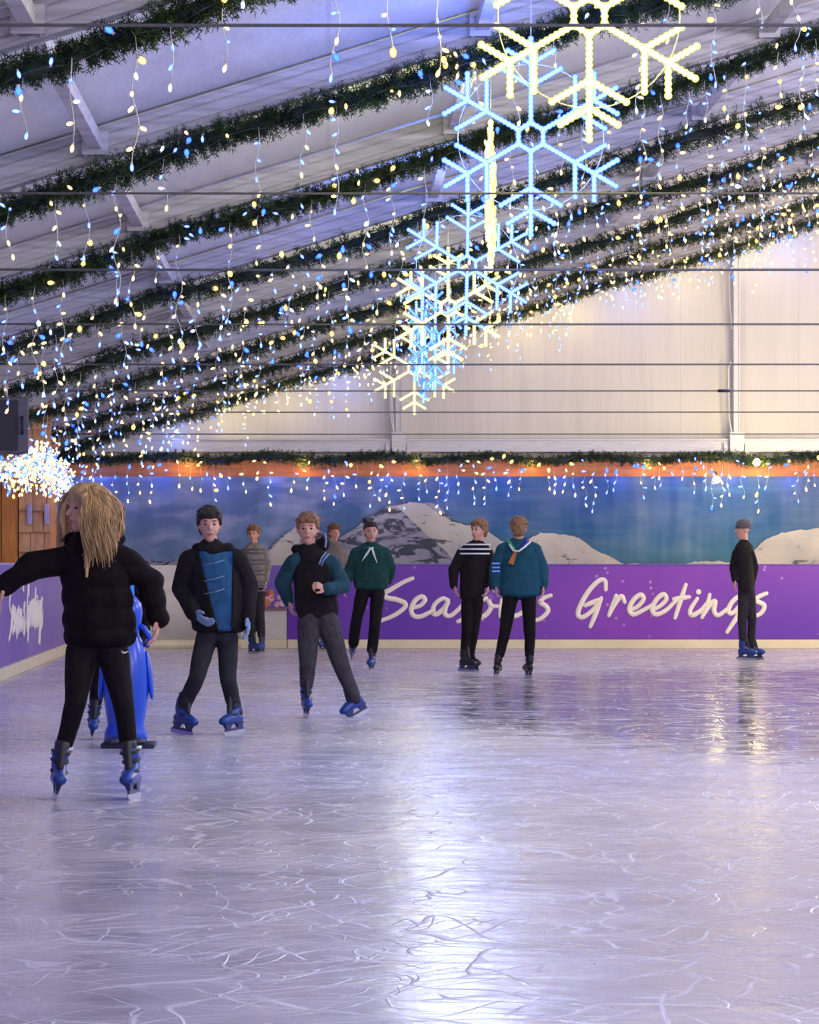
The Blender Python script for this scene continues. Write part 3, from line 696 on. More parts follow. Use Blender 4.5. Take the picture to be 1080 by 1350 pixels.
# ------------------------------------------------------------------ snowflake lights
def flake_arm_mesh(r):
    g=G(); 
    def rope(a,b):
        a=Vector(a);b=Vector(b);n=max(4,int((b-a).length/.013)); pts=[];rs=[]
        for i in range(n+1):
            pts.append(a.lerp(b,i/n)); rs.append(.0135+.0060*(i%2))
        g.tube(pts,rs,8,0)
        g.sphere(b,.019,0,8,6)
    R1=.145*r
    rope((0,0,R1),(0,0,r))
    for (rb,ln) in ((.52*r,.35*r),(.745*r,.27*r)):
        for sg in (-1,1):
            a=math.radians(60); rope((0,0,rb),(sg*ln*math.sin(a),0,rb+ln*math.cos(a)))
    # side of the centre hexagon
    rope((0,0,R1),(R1*math.sin(math.pi/3),0,R1*math.cos(math.pi/3)))
    return g
def make_flake(m, px, s, rot, tilt, label, r=.57, h=2.5):
    X=(px-VX)/s; Y=F/s; z=EYE+h
    t=empty('snowflake_light',(X,Y,z),label,'snowflake light','lit snowflakes hanging in a row',rz=rot)
    ga=flake_arm_mesh(r); me=None
    for i in range(6):
        if me is None:
            o=ga.obj('arm',m,t); me=o.data
        else:
            o=bpy.data.objects.new('arm',me); link(o,t)
        o.rotation_euler=(0,i*math.pi/3+tilt,0)
    g=G(); g.tube([(.745*r*math.cos(a),0.012,.745*r*math.sin(a)) for a in [2*math.pi*j/48 for j in range(49)]],.0032,5,caps=False)
    g.obj('wire_ring',MAT['lightwire'],t)
    top=roof_z(X)+.2-z
    g=G(); g.tube([(0,0,r*math.cos(tilt)),(0,0,top)],.003,5)
    g.obj('hanging_wire',MAT['lightwire'],t)
    return t
FW,FB=MAT['flake_w'],MAT['flake_b']
make_flake(FW,777,285,0.05,0,'warm white lit snowflake, largest and nearest, cut by the top of the frame',h=2.55)
make_flake(FB,700,227,0.0,0,'large blue-white lit snowflake with beaded arms facing the camera')
make_flake(MAT['flake_e'],647,195,math.pi/2-.10,0,'warm white lit snowflake turned edge-on, seen as a bright vertical bar',r=.50,h=2.51)
make_flake(FB,616,159,0.1,.02,'blue-white lit snowflake behind the bright edge-on bar')
make_flake(FW,591,137,-.25,0,'warm white lit snowflake overlapping the blue ones, fifth in the row')
make_flake(FB,574,121,.95,0,'small blue-white lit snowflake turned half sideways in the crowded cluster')
make_flake(FB,560,112.5,1.25,.1,'small blue-white lit snowflake turned almost edge-on near the end of the row')
make_flake(FW,546.5,105,0.05,0,'smallest warm white lit snowflake at the lower end of the row')

# ------------------------------------------------------------------ chalet, speaker
sC=104.0; YC=F/sC
t=empty('wooden_chalet',((0-VX)/sC-.3,YC,0),'orange timber chalet with cedar shingles behind the left board','chalet')
ox=t.location.x
def cx_(px): return (px-VX)/sC-ox
def cz_(py): return EYE+(VY-py)/sC
g=G(); g.box(((cx_(-44)+cx_(66))/2,.6,1.2),(cx_(66)-cx_(-44),1.0,2.4)); g.obj('wall',MAT['pine'],t,smooth=False)
g=G()
for i in range(3):
    xa2=cx_(-44)+i*(cx_(24)-cx_(-44))/3; xb2=cx_(-44)+(i+1)*(cx_(24)-cx_(-44))/3
    g.box(((xa2+xb2)/2,0.05,1.25),(xb2-xa2-.012,.06,2.5))
bevel(g.obj('plank_front',MAT['pine'],t,smooth=False),.006)
g=G()
for r_ in range(9):
    zb=cz_(753)+r_*.262-.02; x=cx_(25)
    while x<cx_(67):
        w=min(R.uniform(.13,.22),cx_(67)-x+.01); dz=R.uniform(-.015,.015)
        g.add([(x,-.02,zb+dz),(x+w-.008,-.02,zb+dz+R.uniform(-.012,.012)),(x+w-.008,.05,zb+.31),(x,.05,zb+.31),(x,.02,zb+dz),(x+w-.008,.02,zb+dz),(x+w-.008,.09,zb+.31),(x,.09,zb+.31)],
              [(0,1,2,3),(4,7,6,5),(0,4,5,1),(0,3,7,4),(1,5,6,2),(2,6,7,3)])
        x+=w
g.obj('shingle_cladding',MAT['shingle'],t,smooth=False)
for px in (39.5,62):
    g=G(); g.box((cx_(px),-.05,cz_(678)),(.06,.04,.26)); bevel(g.obj('bracket',MAT['lilac'],t,smooth=False),.01)
g=G(); zr=2.36
g.add([(cx_(-70),-.25,zr),(cx_(70),-.25,zr),(cx_(70),1.2,zr+.42),(cx_(-70),1.2,zr+.42),(cx_(-70),-.25,zr+.07),(cx_(70),-.25,zr+.07),(cx_(70),1.2,zr+.49),(cx_(-70),1.2,zr+.49)],
      [(0,3,2,1),(4,5,6,7),(0,1,5,4),(1,2,6,5),(2,3,7,6),(3,0,4,7)])
g.obj('roof',MAT['orange'],t,smooth=False)
# dense light bundle on the chalet eave, running away from the camera
pth=[]
for i in range(15):
    u=i/14; px=2+u*92; s=128-u*28
    Xp=(px-VX)/s; pth.append((Xp, F/s, EYE+(VY-(606+14*u-16*math.sin(math.pi*min(1,u*1.15))))/s))
icicles(pth,.055,'dense dazzling bundle of icicle lights along the chalet eave at far left','icicle lights on the chalet',False,lmin=.12,lmax=.42,sc=1.15,bulbs_per_m=16,garl=8,pb=.38,ysp=.05,gap=0,big=.2)
t=[o for o in C.objects if o.get('label','').startswith('dense dazzling')][0]
g=G()
for i in range(330):
    u=min(1,max(0,R.gauss(.55,.22))); px=6+u*88; s=127-u*27
    p=Vector(((px-VX)/s,F/s,EYE+(VY-(612+12*u-14*math.sin(math.pi*u)))/s))+Vector((R.gauss(0,.03),0,R.gauss(0,.09)))-Vector(pth[0])
    kk=(R.choice(['white','white','cool','warm']),R.random()<.4)
    rot=Matrix.Rotation(R.uniform(0,6.28),3,'Z')@Matrix.Rotation(R.uniform(0,3),3,'Y')
    put_bulb(g,kk,p,rot,1.2,MI[kk[0]])
o=g.obj('tangled_bulbs',LM,t); o['kind']='stuff'

sS=134.0
t=empty('loudspeaker',((12-VX)/sS,F/sS,EYE+(VY-598)/sS),'dark grey loudspeaker cabinet hung under the roof at the left edge','loudspeaker',rz=.25)
g=G(); g.box((0,0.2,.28),(.40,.36,.56)); bevel(g.obj('cabinet',MAT['speaker'],t,smooth=False),.015)
g=G(); g.box((-.04,0.012,.28),(.26,.02,.50)); g.obj('grille',MAT['grille'],t,smooth=False)
g=G(); g.tube([(.13,.0,.20),(.13,-.035,.21),(.13,-.035,.35),(.13,0,.36)],.014,8); g.obj('handle',MAT['rubber'],t)
g=G(); g.tube([(0,.2,.56),(0,.2,.56+.12)],.02,8); g.obj('mounting_bracket',MAT['steel'],t)

# ------------------------------------------------------------------ people
FIB=[]
for i in range(64):
    zz=1-2*(i+.5)/64; rr_=math.sqrt(1-zz*zz); ph=i*2.399963; FIB.append(Vector((rr_*math.cos(ph),rr_*math.sin(ph),zz)))
class Ell:
    def __init__(s,c,r,yaw=0.0,rot=None):
        s.c=Vector(c); s.r=(r,r,r) if isinstance(r,(int,float)) else r
        s.rot=rot if rot is not None else Matrix.Rotation(yaw,3,'Z')
    def pts(s): return [s.c+s.rot@Vector((p.x*s.r[0],p.y*s.r[1],p.z*s.r[2])) for p in FIB]
def hull(ells):
    bm=bmesh.new()
    for e in ells:
        for p in e.pts(): bm.verts.new(p)
    res=bmesh.ops.convex_hull(bm,input=bm.verts[:])
    kill=[v for v in bm.verts if not v.link_faces]
    for v in kill: bm.verts.remove(v)
    bm.normal_update(); bm.verts.index_update()
    v=[tuple(x.co) for x in bm.verts]; f=[tuple(x.index for x in fc.verts) for fc in bm.faces]; bm.free(); return v,f
def chain(ells): return [hull([a,b]) for a,b in zip(ells[:-1],ells[1:])] if len(ells)>1 else [hull(ells)]
def remesh(parts, voxel, m, name, parent, base, smooth=4, disp=None, sfac=.5):
    g=G()
    for v,f in parts: g.add([Vector(x)-base for x in v],f)
    me=bpy.data.meshes.new('tmp'); me.from_pydata(g.v,[],g.f); me.update()
    o=bpy.data.objects.new('tmp',me); C.objects.link(o)
    md=o.modifiers.new('r','REMESH'); md.mode='VOXEL'; md.voxel_size=voxel; md.adaptivity=0
    if smooth:
        ms=o.modifiers.new('s','SMOOTH'); ms.factor=sfac; ms.iterations=smooth
    dg=bpy.context.evaluated_depsgraph_get(); dg.update()
    nm=bpy.data.meshes.new_from_object(o.evaluated_get(dg)); bpy.data.objects.remove(o); bpy.data.meshes.remove(me)
    nm.name=name
    if disp:
        nrm=[v.normal.copy() for v in nm.vertices]
        for v,n_ in zip(nm.vertices,nrm): v.co+=n_*disp(v.co+base)
    nm.materials.clear()
    for x in (m if isinstance(m,(list,tuple)) else [m]): nm.materials.append(x)
    nm.polygons.foreach_set('use_smooth',[True]*len(nm.polygons)); nm.update()
    ob=bpy.data.objects.new(name,nm); link(ob,parent); return ob
def folds(a=.006,f=9.0): return lambda p: a*mnoise.noise(Vector((p.x*f,p.y*f,p.z*f*.6)))+a*.5*mnoise.noise(Vector((p.x*f*2.3,p.y*f*2.3,p.z*f*1.2)))

# skate template
def build_skate(shell,name):
    base=Vector((0,0,0)); res=[]
    sh=chain([Ell((0,-.125,.115),(.042,.045,.034)),Ell((0,-.06,.125),(.045,.06,.045)),Ell((0,.06,.12),(.040,.055,.045))])+chain([Ell((0,-.01,.135),(.042,.06,.045)),Ell((0,.055,.19),(.045,.055,.04)),Ell((0,.05,.27),(.050,.058,.018))])
    a=remesh(sh,.007,shell,'ice_skate',None,base,3)
    li=chain([Ell((0,.05,.27),(.043,.05,.015)),Ell((0,.045,.315),(.044,.05,.014))])+chain([Ell((0,-.03,.175),(.022,.03,.02)),Ell((0,.0,.31),(.026,.02,.02))])
    b=remesh(li,.007,MAT['strap'],'liner',None,base,3)
    g=G()
    for (z,y0,w,hh) in ((.265,-.010,.050,.022),(.215,-.005,.046,.02),(.155,-.062,.043,.018)):
        pts=[]
        for i in range(13):
            an=math.pi*(-.05+1.1*i/12); pts.append((w*math.cos(an),y0+.055-.062*math.sin(an) ,z-.01*math.sin(an)))
        g.tube(pts,.009,6)
    c=g.obj('buckle_strap',MAT['strap'])
    g=G()
    for yy in (-.085,.065): g.add([(-.018,yy-.045,.09),(.018,yy-.045,.09),(.018,yy+.045,.09),(-.018,yy+.045,.09),(-.005,yy-.02,.035),(.005,yy-.02,.035),(.005,yy+.02,.035),(-.005,yy+.02,.035)],[(0,1,2,3),(4,7,6,5),(0,4,5,1),(1,5,6,2),(2,6,7,3),(3,7,4,0)])
    g.box((0,-.01,.042),(.012,.24,.02)); d_=g.obj('blade_holder',MAT['holder'],smooth=False)
    g=G(); pr=[(-.155,.035),(-.15,.012),(-.13,.002),(-.08,0),(.08,0),(.13,.003),(.135,.035)]
    n=len(pr); vs=[(-.002,a_,b_) for a_,b_ in pr]+[(.002,a_,b_) for a_,b_ in pr]
    g.add(vs,[tuple(range(n)),tuple(range(2*n-1,n-1,-1))]+[(i,n+i,n+(i+1)%n,(i+1)%n) for i in range(n)])
    e=g.obj('blade',MAT['blade'],smooth=False)
    meshes=[x.data for x in (a,b,c,d_,e)]
    for x in (a,b,c,d_,e): bpy.data.objects.remove(x)
    return meshes
SK={'blue':build_skate(MAT['bootblue'],'b'),'black':build_skate(MAT['bootblack'],'k')}
def put_skate(kind, parent, loc, yaw, lean_v, pitch=0.0, size=1.0):
    names=['ice_skate','liner','buckle_strap','blade_holder','blade']
    m0=SK[kind]; o=bpy.data.objects.new('ice_skate',m0[0]); link(o,parent)
    # lean: align local up with lean_v
    up=Vector(lean_v).normalized()
    q=Vector((0,0,1)).rotation_difference(up).to_matrix().to_4x4()
    mt=Matrix.Translation(loc)@q@Matrix.Rotation(yaw,4,'Z')@Matrix.Rotation(pitch,4,'X')@Matrix.Scale(size,4)
    o.matrix_local=mt
    for nm_,me in zip(names[1:],m0[1:]):
        c=bpy.data.objects.new(nm_,me); link(c,o)
    return o

def hand(wrist, dirv, nrm, side, size=1.0, curl=.5, fat=0.0):
    """palm and five fingers; side = unit vector towards the thumb"""
    d=Vector(dirv).normalized(); n=Vector(nrm); n=(n-d*n.dot(d)).normalized(); sd=d.cross(n).normalized()
    if sd.dot(Vector(side))<0: sd=-sd
    k=size; parts=[]; w=Vector(wrist)
    R_=Matrix((sd,n,d)).transposed()
    parts+=[hull([Ell(w,(.022*k+fat,.017*k+fat,.02*k),rot=R_),Ell(w+d*.045*k,(.036*k+fat,.014*k+fat,.02*k),rot=R_),Ell(w+d*.085*k,(.038*k+fat,.012*k+fat,.012*k),rot=R_)])]
    for i,(off,ln) in enumerate(((.029,.068),(.010,.078),(-.010,.072),(-.029,.056))):
        b=w+d*.085*k+sd*off*k; a1=curl*.6; a2=curl*1.7
        d1=(d*math.cos(a1)+n*math.sin(a1)+sd*off*2.0).normalized(); d2=(d*math.cos(a2)+n*math.sin(a2)+sd*off).normalized()
        m1=b+d1*ln*.5*k; e=m1+d2*ln*.5*k; r=.0088*k+fat*.6
        parts+=chain([Ell(b-d*.01*k,r*1.08),Ell(m1,r),Ell(e,r*.85)])
    b=w+d*.025*k+sd*.026*k; m1=b+(d*.55+sd*.75+n*.2).normalized()*.036*k; e=m1+(d*.9+sd*.25+n*.25*curl).normalized()*.034*k
    parts+=chain([Ell(b,.013*k+fat*.6),Ell(m1,.0105*k+fat*.6),Ell(e,.009*k+fat*.6)])
    return parts

def person(label, s, base_px, head, hyaw, torso, arms, legs, feet, byaw=0.0, hair='brown', hairfn=None, top='black', tfold=.006,
           pants='legging', prad=(.088,.062,.046), sleeve=.0, gloves=(None,None), skates='blue', hs=1.0, curl=(.5,.5), vox=.0072, sleeve_m=None, extra=None, hdir=(None,None), tdisp=None, depth=.62, bare=(False,False)):
    by=F*EYE/(base_px[1]-VY) if False else F/s
    base=Vector(((base_px[0]-VX)/s,by,0))
    J=lambda q:P(q[0],q[1],s,q[2] if len(q)>2 else 0.0)
    # ---- body -------------------------------------------------
    hc=J(head); up=Vector((0,0,1)); fw=Vector((math.sin(hyaw),-math.cos(hyaw),0)); rt=Vector((math.cos(hyaw),math.sin(hyaw),0))
    RH=Matrix((rt,-fw,up)).transposed()
    k=hs
    def H(a,b,c): return hc+rt*a*k+fw*b*k+up*c*k
    E=lambda p,r:Ell(p,tuple(x*k for x in r),rot=RH)
    parts=[hull([E(H(0,-.012,.035),(.074,.088,.078)),E(H(0,.018,-.02),(.062,.07,.06))]),
           hull([E(H(0,.02,-.02),(.058,.062,.05)),E(H(0,.045,-.085),(.028,.03,.024))]),
           hull([E(H(0,.083,.012),(.009,.008,.01)),E(H(0,.104,-.018),(.013,.012,.010))]),
           hull([E(H(-.03,.074,.032),(.016,.01,.007)),E(H(.03,.074,.032),(.016,.01,.007))]),
           hull([E(H(0,.082,-.052),(.020,.01,.008)),E(H(0,.08,-.05),(.022,.01,.01))])]
    for sg in (-1,1): parts.append(hull([E(H(sg*.075,-.01,.005),(.009,.018,.028)),E(H(sg*.077,-.004,-.012),(.007,.01,.014))]))
    tp=[J((a,b)) for a,b,_ in torso]; tw=[w/s for _,_,w in torso]
    neck=tp[0]+Vector((0,0,.0))
    parts+=chain([Ell(H(0,-.018,-.06),.05*k),Ell(neck+Vector((0,.01,-.02)),.055*k)])
    tor=[Ell(p,(w*.80,w*.80*depth,.05),byaw) for p,w in zip(tp,tw)]
    parts+=chain([Ell(neck,(.055,.05,.04))]+tor[1:])
    for (sh,el,wr,hd),cu,gl,hdx in zip(arms,curl,gloves,hdir):
        S,E_,W,HD=J(sh)-Vector((0,0,.02)),J(el),J(wr),J(hd)
        parts+=chain([Ell(tp[1]*.55+S*.45,.055),Ell(S,.050),Ell(E_,.038),Ell(W,.026)])
        dv=(HD-W); nrm=Vector((0,-1,0)) if hdx is None else Vector(hdx)
        toward=Vector((0,-1,.2)) 
        nr=Vector(((tp[2]-W).x,0,0)); nr = nr if nr.length>.01 else Vector((1,0,0))
        nrm=nr if hdx is None else Vector(hdx)
        if gl is None: parts+=hand(W,dv,nrm,toward,k*.95,cu)
        else: parts+=hand(W,dv,nrm,toward,k*.80,cu)
    anks=[]
    for (hp,kn,an),ft in zip(legs,feet):
        Hh,K,A_=J(hp),J(kn),J(an)
        if len(ft)<5 and A_.z<.245: A_=A_+(K-A_)*((.245-A_.z)/(K.z-A_.z))
        parts+=chain([Ell(Hh,(.065,.065,.065)),Ell(K,.042),Ell(K*.6+A_*.4,.038),Ell(A_-(A_-K)*.1,.026),Ell(A_+(A_-K).normalized()*.03,.022)]); anks.append((Hh,K,A_))
    body=remesh(parts,vox,MAT['skin'],'person',None,base,3)
    body.location=base; tag(body,label,'person')
    # face details
    g=G()
    for sg in (-1,1): g.sphere(H(sg*.030,.076,.012)-base,1,0,10,8,rad=(.011*k,.008*k,.006*k),ax=RH)
    g.obj('eyes',MAT['eye'],body)
    g=G(); g.sphere(H(0,.092,-.052)-base,1,0,10,8,rad=(.022*k,.006*k,.006*k),ax=RH); g.obj('lips',MAT['lip'],body)
    g=G()
    for sg in (-1,1): g.sphere(H(sg*.030,.083,.036)-base,1,0,10,8,rad=(.017*k,.004*k,.0035*k),ax=RH)
    g.obj('eyebrows',MAT[hair],body)
    # hair
    if hairfn: hairfn(H,E,body,base)
    else:
        hp_=[hull([E(H(0,-.025,.055),(.086,.092,.078)),E(H(0,.02,.09),(.07,.068,.045))]),
             hull([E(H(0,-.055,.02),(.083,.062,.075)),E(H(0,-.07,-.045),(.062,.035,.03))]),
             hull([E(H(-.035,.062,.088),(.034,.022,.018)),E(H(.035,.058,.100),(.034,.024,.018)),E(H(0,-.02,.115),(.05,.05,.025))]),
             hull([E(H(-.074,.012,.05),(.014,.026,.04)),E(H(-.077,.0,.02),(.009,.016,.022))]),hull([E(H(.074,.012,.05),(.014,.026,.04)),E(H(.077,.0,.02),(.009,.016,.022))])]
        for i in range(70):
            a=R.uniform(0,6.28); el=R.uniform(.15,1.4); p=H(.083*math.cos(a)*math.cos(el),-.02+.083*math.sin(a)*math.cos(el),.05+.085*math.sin(el))
            q=p+(p-H(0,0,0)).normalized()*.010*k+Vector((R.uniform(-.022,.022),R.uniform(-.022,.022),-.010))
            if (p-H(0,.09,0)).length>.075*k: hp_+=chain([Ell(p,.014*k),Ell(q,.006*k)])
        remesh(hp_,.007,MAT[hair],'hair',body,base,1,disp=folds(.006,40))
    # ---- clothes -----------------------------------------------
    cl=[]; to2=[Ell(p,(w,max(w*depth,.06),.045),byaw) for p,w in zip(tp,tw)]
    cl+=chain(to2)
    sl=[]
    for (sh,el,wr,hd) in arms:
        S,E_,W=J(sh)-Vector((0,0,.022)),J(el),J(wr)
        sl+=chain([Ell(tp[1]*.55+S*.45+Vector((0,0,.01)),.052+sleeve),Ell(S,.055+sleeve),Ell(E_,.052+sleeve),Ell(W,.038+sleeve*.8)])
    if sleeve_m:
        remesh(cl,vox,MAT[top],'top',body,base,4,tdisp or folds(tfold))
        remesh(sl,vox,MAT[sleeve_m],'sleeves',body,base,4,folds(tfold,12))
    else:
        remesh(cl+sl,vox,MAT[top],'jacket' if top in('puffer','black','scout','coat') else 'jumper',body,base,4,tdisp or folds(tfold))
    pt=[]
    hipc=(anks[0][0]+anks[1][0])/2
    for Hh,K,A_ in anks:
        pt+=chain([Ell(hipc+(Hh-hipc)*.6+Vector((0,0,.05)),(prad[0]*1.1,prad[0]*1.05,prad[0])),Ell(Hh,prad[0]),Ell(Hh*.5+K*.5,(prad[0]+prad[1])/2*1.02),Ell(K,prad[1]),Ell(K*.6+A_*.4+Vector((0,.012,0)),(prad[1]+prad[2])/2*1.04),Ell(A_,prad[2])])
    remesh(pt,vox,MAT[pants],'trousers',body,base,4,folds(.004,14))
    for i,gl in enumerate(gloves):
        if gl:
            W,HD=J(arms[i][2]),J(arms[i][3]); nr=Vector(((tp[2]-W).x,0,0)); nr=nr if nr.length>.01 else Vector((1,0,0))
            nr=nr if hdir[i] is None else Vector(hdir[i])
            remesh(hand(W,HD-W,nr,Vector((0,-1,.2)),k*1.05,curl[i],.003)+chain([Ell(W-(HD-W).normalized()*.03,.034),Ell(W,.032)]),.0065,MAT[gl],'glove',body,base,2)
    for (fx,fy,yaw,*rest),(Hh,K,A_) in zip(feet,anks):
        pit=rest[0] if rest else 0.0; lift=rest[1] if len(rest)>1 else 0.0; adv=rest[2] if len(rest)>2 else 0.0
        Yf=A_.y+adv; Xf=(fx-VX)/s
        bot=Vector((Xf,Yf,lift))
        lean=A_-bot; lean.y=lean.y*.2; lean.x*=.9
        sh_=Matrix.Rotation(yaw,3,'Z')@Vector((0,.045,0))
        put_skate(skates,body,bot-sh_-base,yaw,lean,pit,.88*hs)
    if extra: extra(J,H,E,body,base,tp,tw)
    return body

# ---- girl with long blonde hair
def blonde(H,E,body,base):
    hp_=[hull([E(H(0,-.022,.055),(.094,.100,.080)),E(H(0,.015,.088),(.078,.07,.048))]),
         hull([E(H(0,-.06,.03),(.094,.066,.08)),E(H(0,-.085,-.13),(.092,.052,.08))]),
         hull([E(H(-.075,.0,.03),(.03,.05,.05)),E(H(-.08,.015,-.12),(.025,.035,.05))]),
         hull([E(H(.078,.0,.03),(.03,.05,.05)),E(H(.085,.0,-.12),(.028,.035,.05))])]
    for i in range(46):
        a=R.uniform(-2.3,2.3); st=H(.088*math.sin(a),-.012-.092*math.cos(a),R.uniform(.0,.08))
        out=(st-H(0,-.01,.03)); out.z=0; out.normalize(); ln=R.uniform(.20,.36); ph=R.uniform(0,6); es=[]
        for j in range(7):
            u=j/6; p=st+out*(.010+.03*math.sin(min(1,u*1.4)*math.pi*.5)+.014*math.sin(ph+u*9))+Vector((0,0,-ln*u)); es.append(Ell(p,.020*(1-.75*u)+.003))
        hp_+=chain(es)
    ob=remesh(hp_,.0068,MAT['blonde'],'long_hair',body,base,2,disp=folds(.004,35))
    g=G()
    for i in range(1500):
        a=R.uniform(-2.35,2.35); el=R.uniform(0,1.25)
        st=H(.096*math.sin(a)*math.cos(el),-.018-.100*math.cos(a)*math.cos(el),.05+.090*math.sin(el)) 
        out=Vector((st-H(0,-.015,.03))); out.z=0; out=out.normalized() if out.length>.01 else Vector((0,-1,0))
        o2=(H(math.sin(a),-math.cos(a),0)-H(0,0,0)).normalized(); sdv=o2.cross(Vector((0,0,1)))
        ln=R.uniform(.15,.36)+.09*math.sin(el); wv=R.uniform(.006,.020); ph=a*3+R.uniform(-.5,.5); pts=[];hz=(st-H(0,0,.0)).z
        for j in range(11):
            u=j/10
            rad=.03*math.sin(min(1,u*1.6)*math.pi*.5)+ .085*math.sin(el)*min(1,u*2.2)
            p=st+o2*(rad+.003+wv*u*math.sin(ph+u*11)*1.5-.05*max(0,u-.6))+sdv*wv*u*1.5*math.cos(ph+u*10)+Vector((0,0,-ln*u*(u*.4+.6)))
            pts.append(p-base)
        g.tube(pts,[.0032*(1-.6*j/10) for j in range(11)],4,0,caps=False)
    o=g.obj('hair_strands',MAT['blonde'],ob); o['kind']='stuff'
def girl_extra(J,H,E,body,base,tp,tw):
    for x,y in ((82,990),(172,988)):
        c=J((x,y))-base; g=G()
        g.tube([c+Vector((.049*math.cos(a),.049*math.sin(a),.012*math.cos(a))) for a in [2*math.pi*i/20 for i in range(21)]],.009,6,caps=False); g.obj('sock_cuff',MAT['sock'],body)
    # hood / raised collar
    hp_=chain([Ell(J((96,712,.05)),(.07,.05,.045)),Ell(J((118,704,.09)),(.10,.05,.05)),Ell(J((146,710,.05)),(.075,.055,.05))])
    remesh(hp_,.008,MAT['puffer'],'hood',body,base,4)
    # small white curved mark on the thigh
    c=J((166,859,-.105))-base; g=G()
    pts=[(-.018,0,.008),(-.010,0,-.002),(.0,0,-.004),(.020,0,.004)]; g.tube([c+Vector(p) for p in pts],[.001,.0055,.005,.001],6); g.obj('printed_mark',MAT['whitecloth'],body)
def quilt(p):
    return .011*abs(math.sin((p.z)*math.pi/.105))-.004+.006*mnoise.noise(Vector((p.x*14,p.y*14,p.z*9)))
person('person with long blonde hair in black puffer jacket and leggings, arms spread, nearest skater',264.3,(127,1052),
  (113,673),-.95,[(118,708,22),(122,722,38),(125,745,45),(127,775,47),(130,805,48),(132,835,49),(132,846,45)],
  [((88,732),(45,745,-.03),(8,772,-.05),(-1,796,-.05)),((160,730),(197,768,.03),(209,815,-.02),(206,840,-.04))],
  [((107,862),(101,925,-.05),(82,992,.0)),((150,862),(163,925,-.05),(171,990,.0))],
  [(72,1052,.15,0,0,-.04),(182,1052,-.2,0,0,-.04)],
  hair='blonde',hairfn=blonde,top='puffer',pants='legging',prad=(.082,.056,.042),sleeve=.016,tdisp=quilt,extra=girl_extra,depth=.68,curl=(.3,.5),hs=1.02,vox=.0068)

# ---- child with skating aid
def child_extra(J,H,E,body,base,tp,tw):
    remesh(chain([Ell(J((168,752,-.05)),(.05,.05,.05)),Ell(J((170,800,-.06)),(.045,.055,.04)),Ell(J((168,838,-.03)),(.04,.06,.03))]),.008,MAT['azure'],'vest_panel',body,base,3)
person('child in black jacket mostly hidden behind the blonde skater, holding the blue skating aid',197.0,(140,975),
  (138,713),0.2,[(140,741,14),(142,752,24),(145,775,29),(146,800,30),(146,830,30),(146,852,28)],
  [((122,757),(112,795,-.05),(128,835,-.25),(140,845,-.30)),((168,757),(188,796,-.02),(190,834,-.06),(189,850,-.07))],
  [((136,862),(129,908,-.03),(123,950,0)),((154,862),(158,908,0),(158,950,.05))],
  [(120,975,.1),(160,975,-.1,0,0,.05)],hair='darkhair',top='puffer',pants='legging',prad=(.075,.052,.042),gloves=('black','black'),sleeve=.008,hs=.95,extra=child_extra,curl=(1.2,1.2))
sP=206.0
t=empty('penguin_skating_aid',((166-VX)/sP,F/sP,0),'glossy blue penguin-shaped skating aid standing on the ice behind the blonde skater','skating aid')
def lathe(g,prof,n=28,sy=.9):
    vs=[(r*math.cos(2*math.pi*j/n),r*sy*math.sin(2*math.pi*j/n),z) for r,z in prof for j in range(n)]
    k=len(prof); fs=[(i*n+j,i*n+(j+1)%n,(i+1)*n+(j+1)%n,(i+1)*n+j) for i in range(k-1) for j in range(n)]
    fs+=[tuple(range(n-1,-1,-1)),tuple((k-1)*n+j for j in range(n))]; g.add(vs,fs)
g=G(); lathe(g,[(.125,.03),(.14,.06),(.135,.10),(.118,.14),(.125,.20),(.142,.30),(.150,.40),(.147,.50),(.130,.60),(.105,.68),(.085,.72),(.082,.76),(.10,.80),(.108,.86),(.098,.92),(.06,.965),(.02,.98)]); g.obj('body',MAT['penguin'],t)
g=G(); g.box((0.02,-.02,.016),(.34,.36,.03)); g.sphere((-.075,-.16,.045),1,0,12,8,rad=(.06,.10,.025)); g.sphere((.075,-.16,.045),1,0,12,8,rad=(.06,.10,.025)); bevel(g.obj('base',MAT['rubber'],t,smooth=False),.01)
for sg in (-1,1):
    g=G(); g.sphere((sg*.150,.0,.46),1,0,10,10,rad=(.022,.05,.16),ax=Matrix.Rotation(sg*-.12,3,'Y')); g.obj('wing',MAT['penguin'],t)
    g=G(); g.tube([(sg*.08,0,.78),(sg*.12,-.01,.76),(sg*.155,.01,.70),(sg*.13,.02,.64)],.018,8); g.obj('handle',MAT['penguin'],t)
g=G(); g.sphere((0,.095,.84),1,0,10,8,rad=(.025,.06,.02)); g.obj('beak',MAT['orangepatch'],t)

